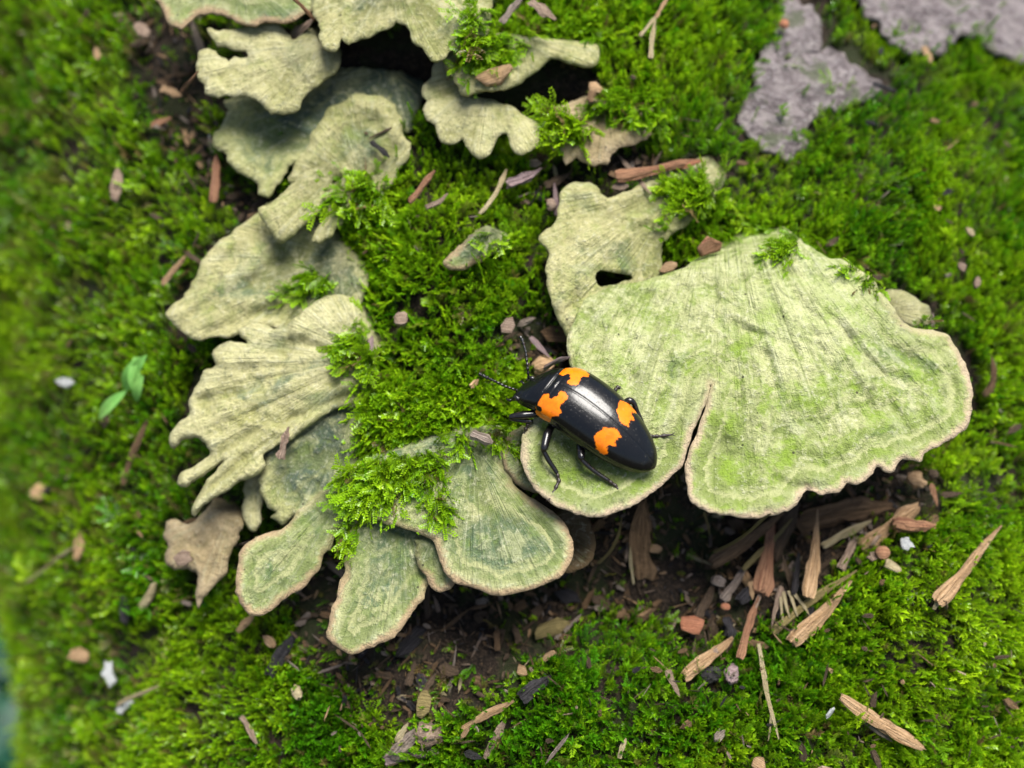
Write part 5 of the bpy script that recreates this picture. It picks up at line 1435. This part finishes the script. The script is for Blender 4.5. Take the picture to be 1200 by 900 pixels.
def leaf_mat(name, c1, c2):
    m = NT(name, 0.45, 0.5)
    c = m.mix(m.step(m.noise(m.obj(), 3, 4), 0.4, 0.6), c1, c2); m.color(c)
    tr = m.n('ShaderNodeBsdfTranslucent'); m.set(tr.inputs['Color'], c)
    mx = m.n('ShaderNodeMixShader'); mx.inputs[0].default_value = 0.3
    m.t.links.new(m.b.outputs[0], mx.inputs[1]); m.t.links.new(tr.outputs[0], mx.inputs[2])
    m.t.links.new(mx.outputs[0], m.t.nodes['Material Output'].inputs['Surface'])
    return m.m
LM = leaf_mat('seedling_leaf', (0.18, 0.44, 0.09), (0.27, 0.54, 0.13))
root = bpy.data.objects.new('seedling', None); sc.collection.objects.link(root)
o0 = surf(160, 455, 0.1); root.location = W(o0); root.rotation_euler = (TILT, 0, 0)
tag(root, 'tiny light green seedling with narrow leaves in the outer moss', 'seedling')
for (a, b, w) in (((148, 458), (116, 491), .17), ((148, 458), (163, 418), .20), ((163, 465), (158, 418), .20), ((160, 470), (168, 440), .15), ((158, 440), (172, 416), .16)):
    A_ = surf(*a, .50) - o0; B_ = surf(*b, .62) - o0
    link('leaf', leaf_mesh('leaf', A_, B_, w, np.array([0, 0, 1.0]), LM), parent=root)
p = surf(158, 458, .0) - o0
st = mesh('stem', [p + np.array([0.02 * math.cos(k * 1.57), 0.02 * math.sin(k * 1.57), z]) for z in (0, .5) for k in range(4)], [(k, (k + 1) % 4, 4 + (k + 1) % 4, 4 + k) for k in range(4)], [LM])
link('stem', st, parent=root)

def ground_sheet():
    m = NT('forest_floor', 0.95, 0.2)
    oc = m.obj()
    c = m.mix(m.step(m.noise(oc, 0.25, 6, 0.65), 0.4, 0.62), (0.018, 0.014, 0.009), (0.06, 0.042, 0.025))
    c = m.mix(m.step(m.noise(oc, 0.06, 4), 0.45, 0.6, 0, .6), c, (0.022, 0.04, 0.012))
    m.color(c); m.bump(m.noise(oc, 0.8, 5), 0.8, 1.0)
    X = np.concatenate([[-4000, -800, -250], np.arange(-90, 91, 3.0), [250, 800, 4000]])
    XX, YY = np.meshgrid(X, X, indexing='ij')
    near = np.exp(-(XX ** 2 + YY ** 2) / 150 ** 2)
    ZZ = -26 + 2.2 * fbm(XX * .05, YY * .05, 3, 12) * near
    V = np.stack([XX, YY, ZZ], -1).reshape(-1, 3); k = len(X); idx = np.arange(k * k).reshape(k, k)
    F = np.stack([idx[:-1, :-1].ravel(), idx[1:, :-1].ravel(), idx[1:, 1:].ravel(), idx[:-1, 1:].ravel()], -1).tolist()
    o = link('ground', mesh('ground', V, F, [m.m]), (0, 0, 0), rot=False)
    tag(o, kind='structure')
ground_sheet()

TL = leaf_mat('understory_leaf', (0.012, 0.07, 0.04), (0.025, 0.12, 0.065))
def understory(px, py, depth, n, size, label, seed):
    """low plant on the forest floor, seen out of focus past the trunk"""
    r = np.random.default_rng(seed)
    d = rays([px], [py])[0]
    c = np.array(ROT @ Vector(tuple(CL + d * depth)))
    base = np.array([c[0], c[1], -26.0])
    root = bpy.data.objects.new('understory_plant', None); sc.collection.objects.link(root); root.location = tuple(base)
    tag(root, label, 'plant', 'low plants beyond the trunk')
    hgt = c[2] + 26
    sv = [np.array([0.25 * math.cos(k * 1.57), 0.25 * math.sin(k * 1.57), z]) for z in (-2, hgt) for k in range(4)]
    link('stem', mesh('stem', sv, [(k, (k + 1) % 4, 4 + (k + 1) % 4, 4 + k) for k in range(4)], [TL]), parent=root)
    for i in range(n):
        a = i * 2.4 + r.uniform(-.3, .3)
        L = size * r.uniform(.7, 1.1)
        z0 = hgt * r.uniform(.75, 1)
        A_ = np.array([0, 0, z0]); B_ = np.array([math.cos(a) * L, math.sin(a) * L, z0 + r.uniform(-.3, .35) * L])
        link('leaf', leaf_mesh('leaf', A_, B_, L * .5, np.array([0, 0, 1.0]), TL), parent=root)
understory(2, 800, 27, 8, 3.0, 'out-of-focus teal green plant past the trunk, higher of the two in the corner', 3)
understory(-8, 890, 25, 9, 3.0, 'out-of-focus teal green plant past the trunk, lowest in the corner', 4)
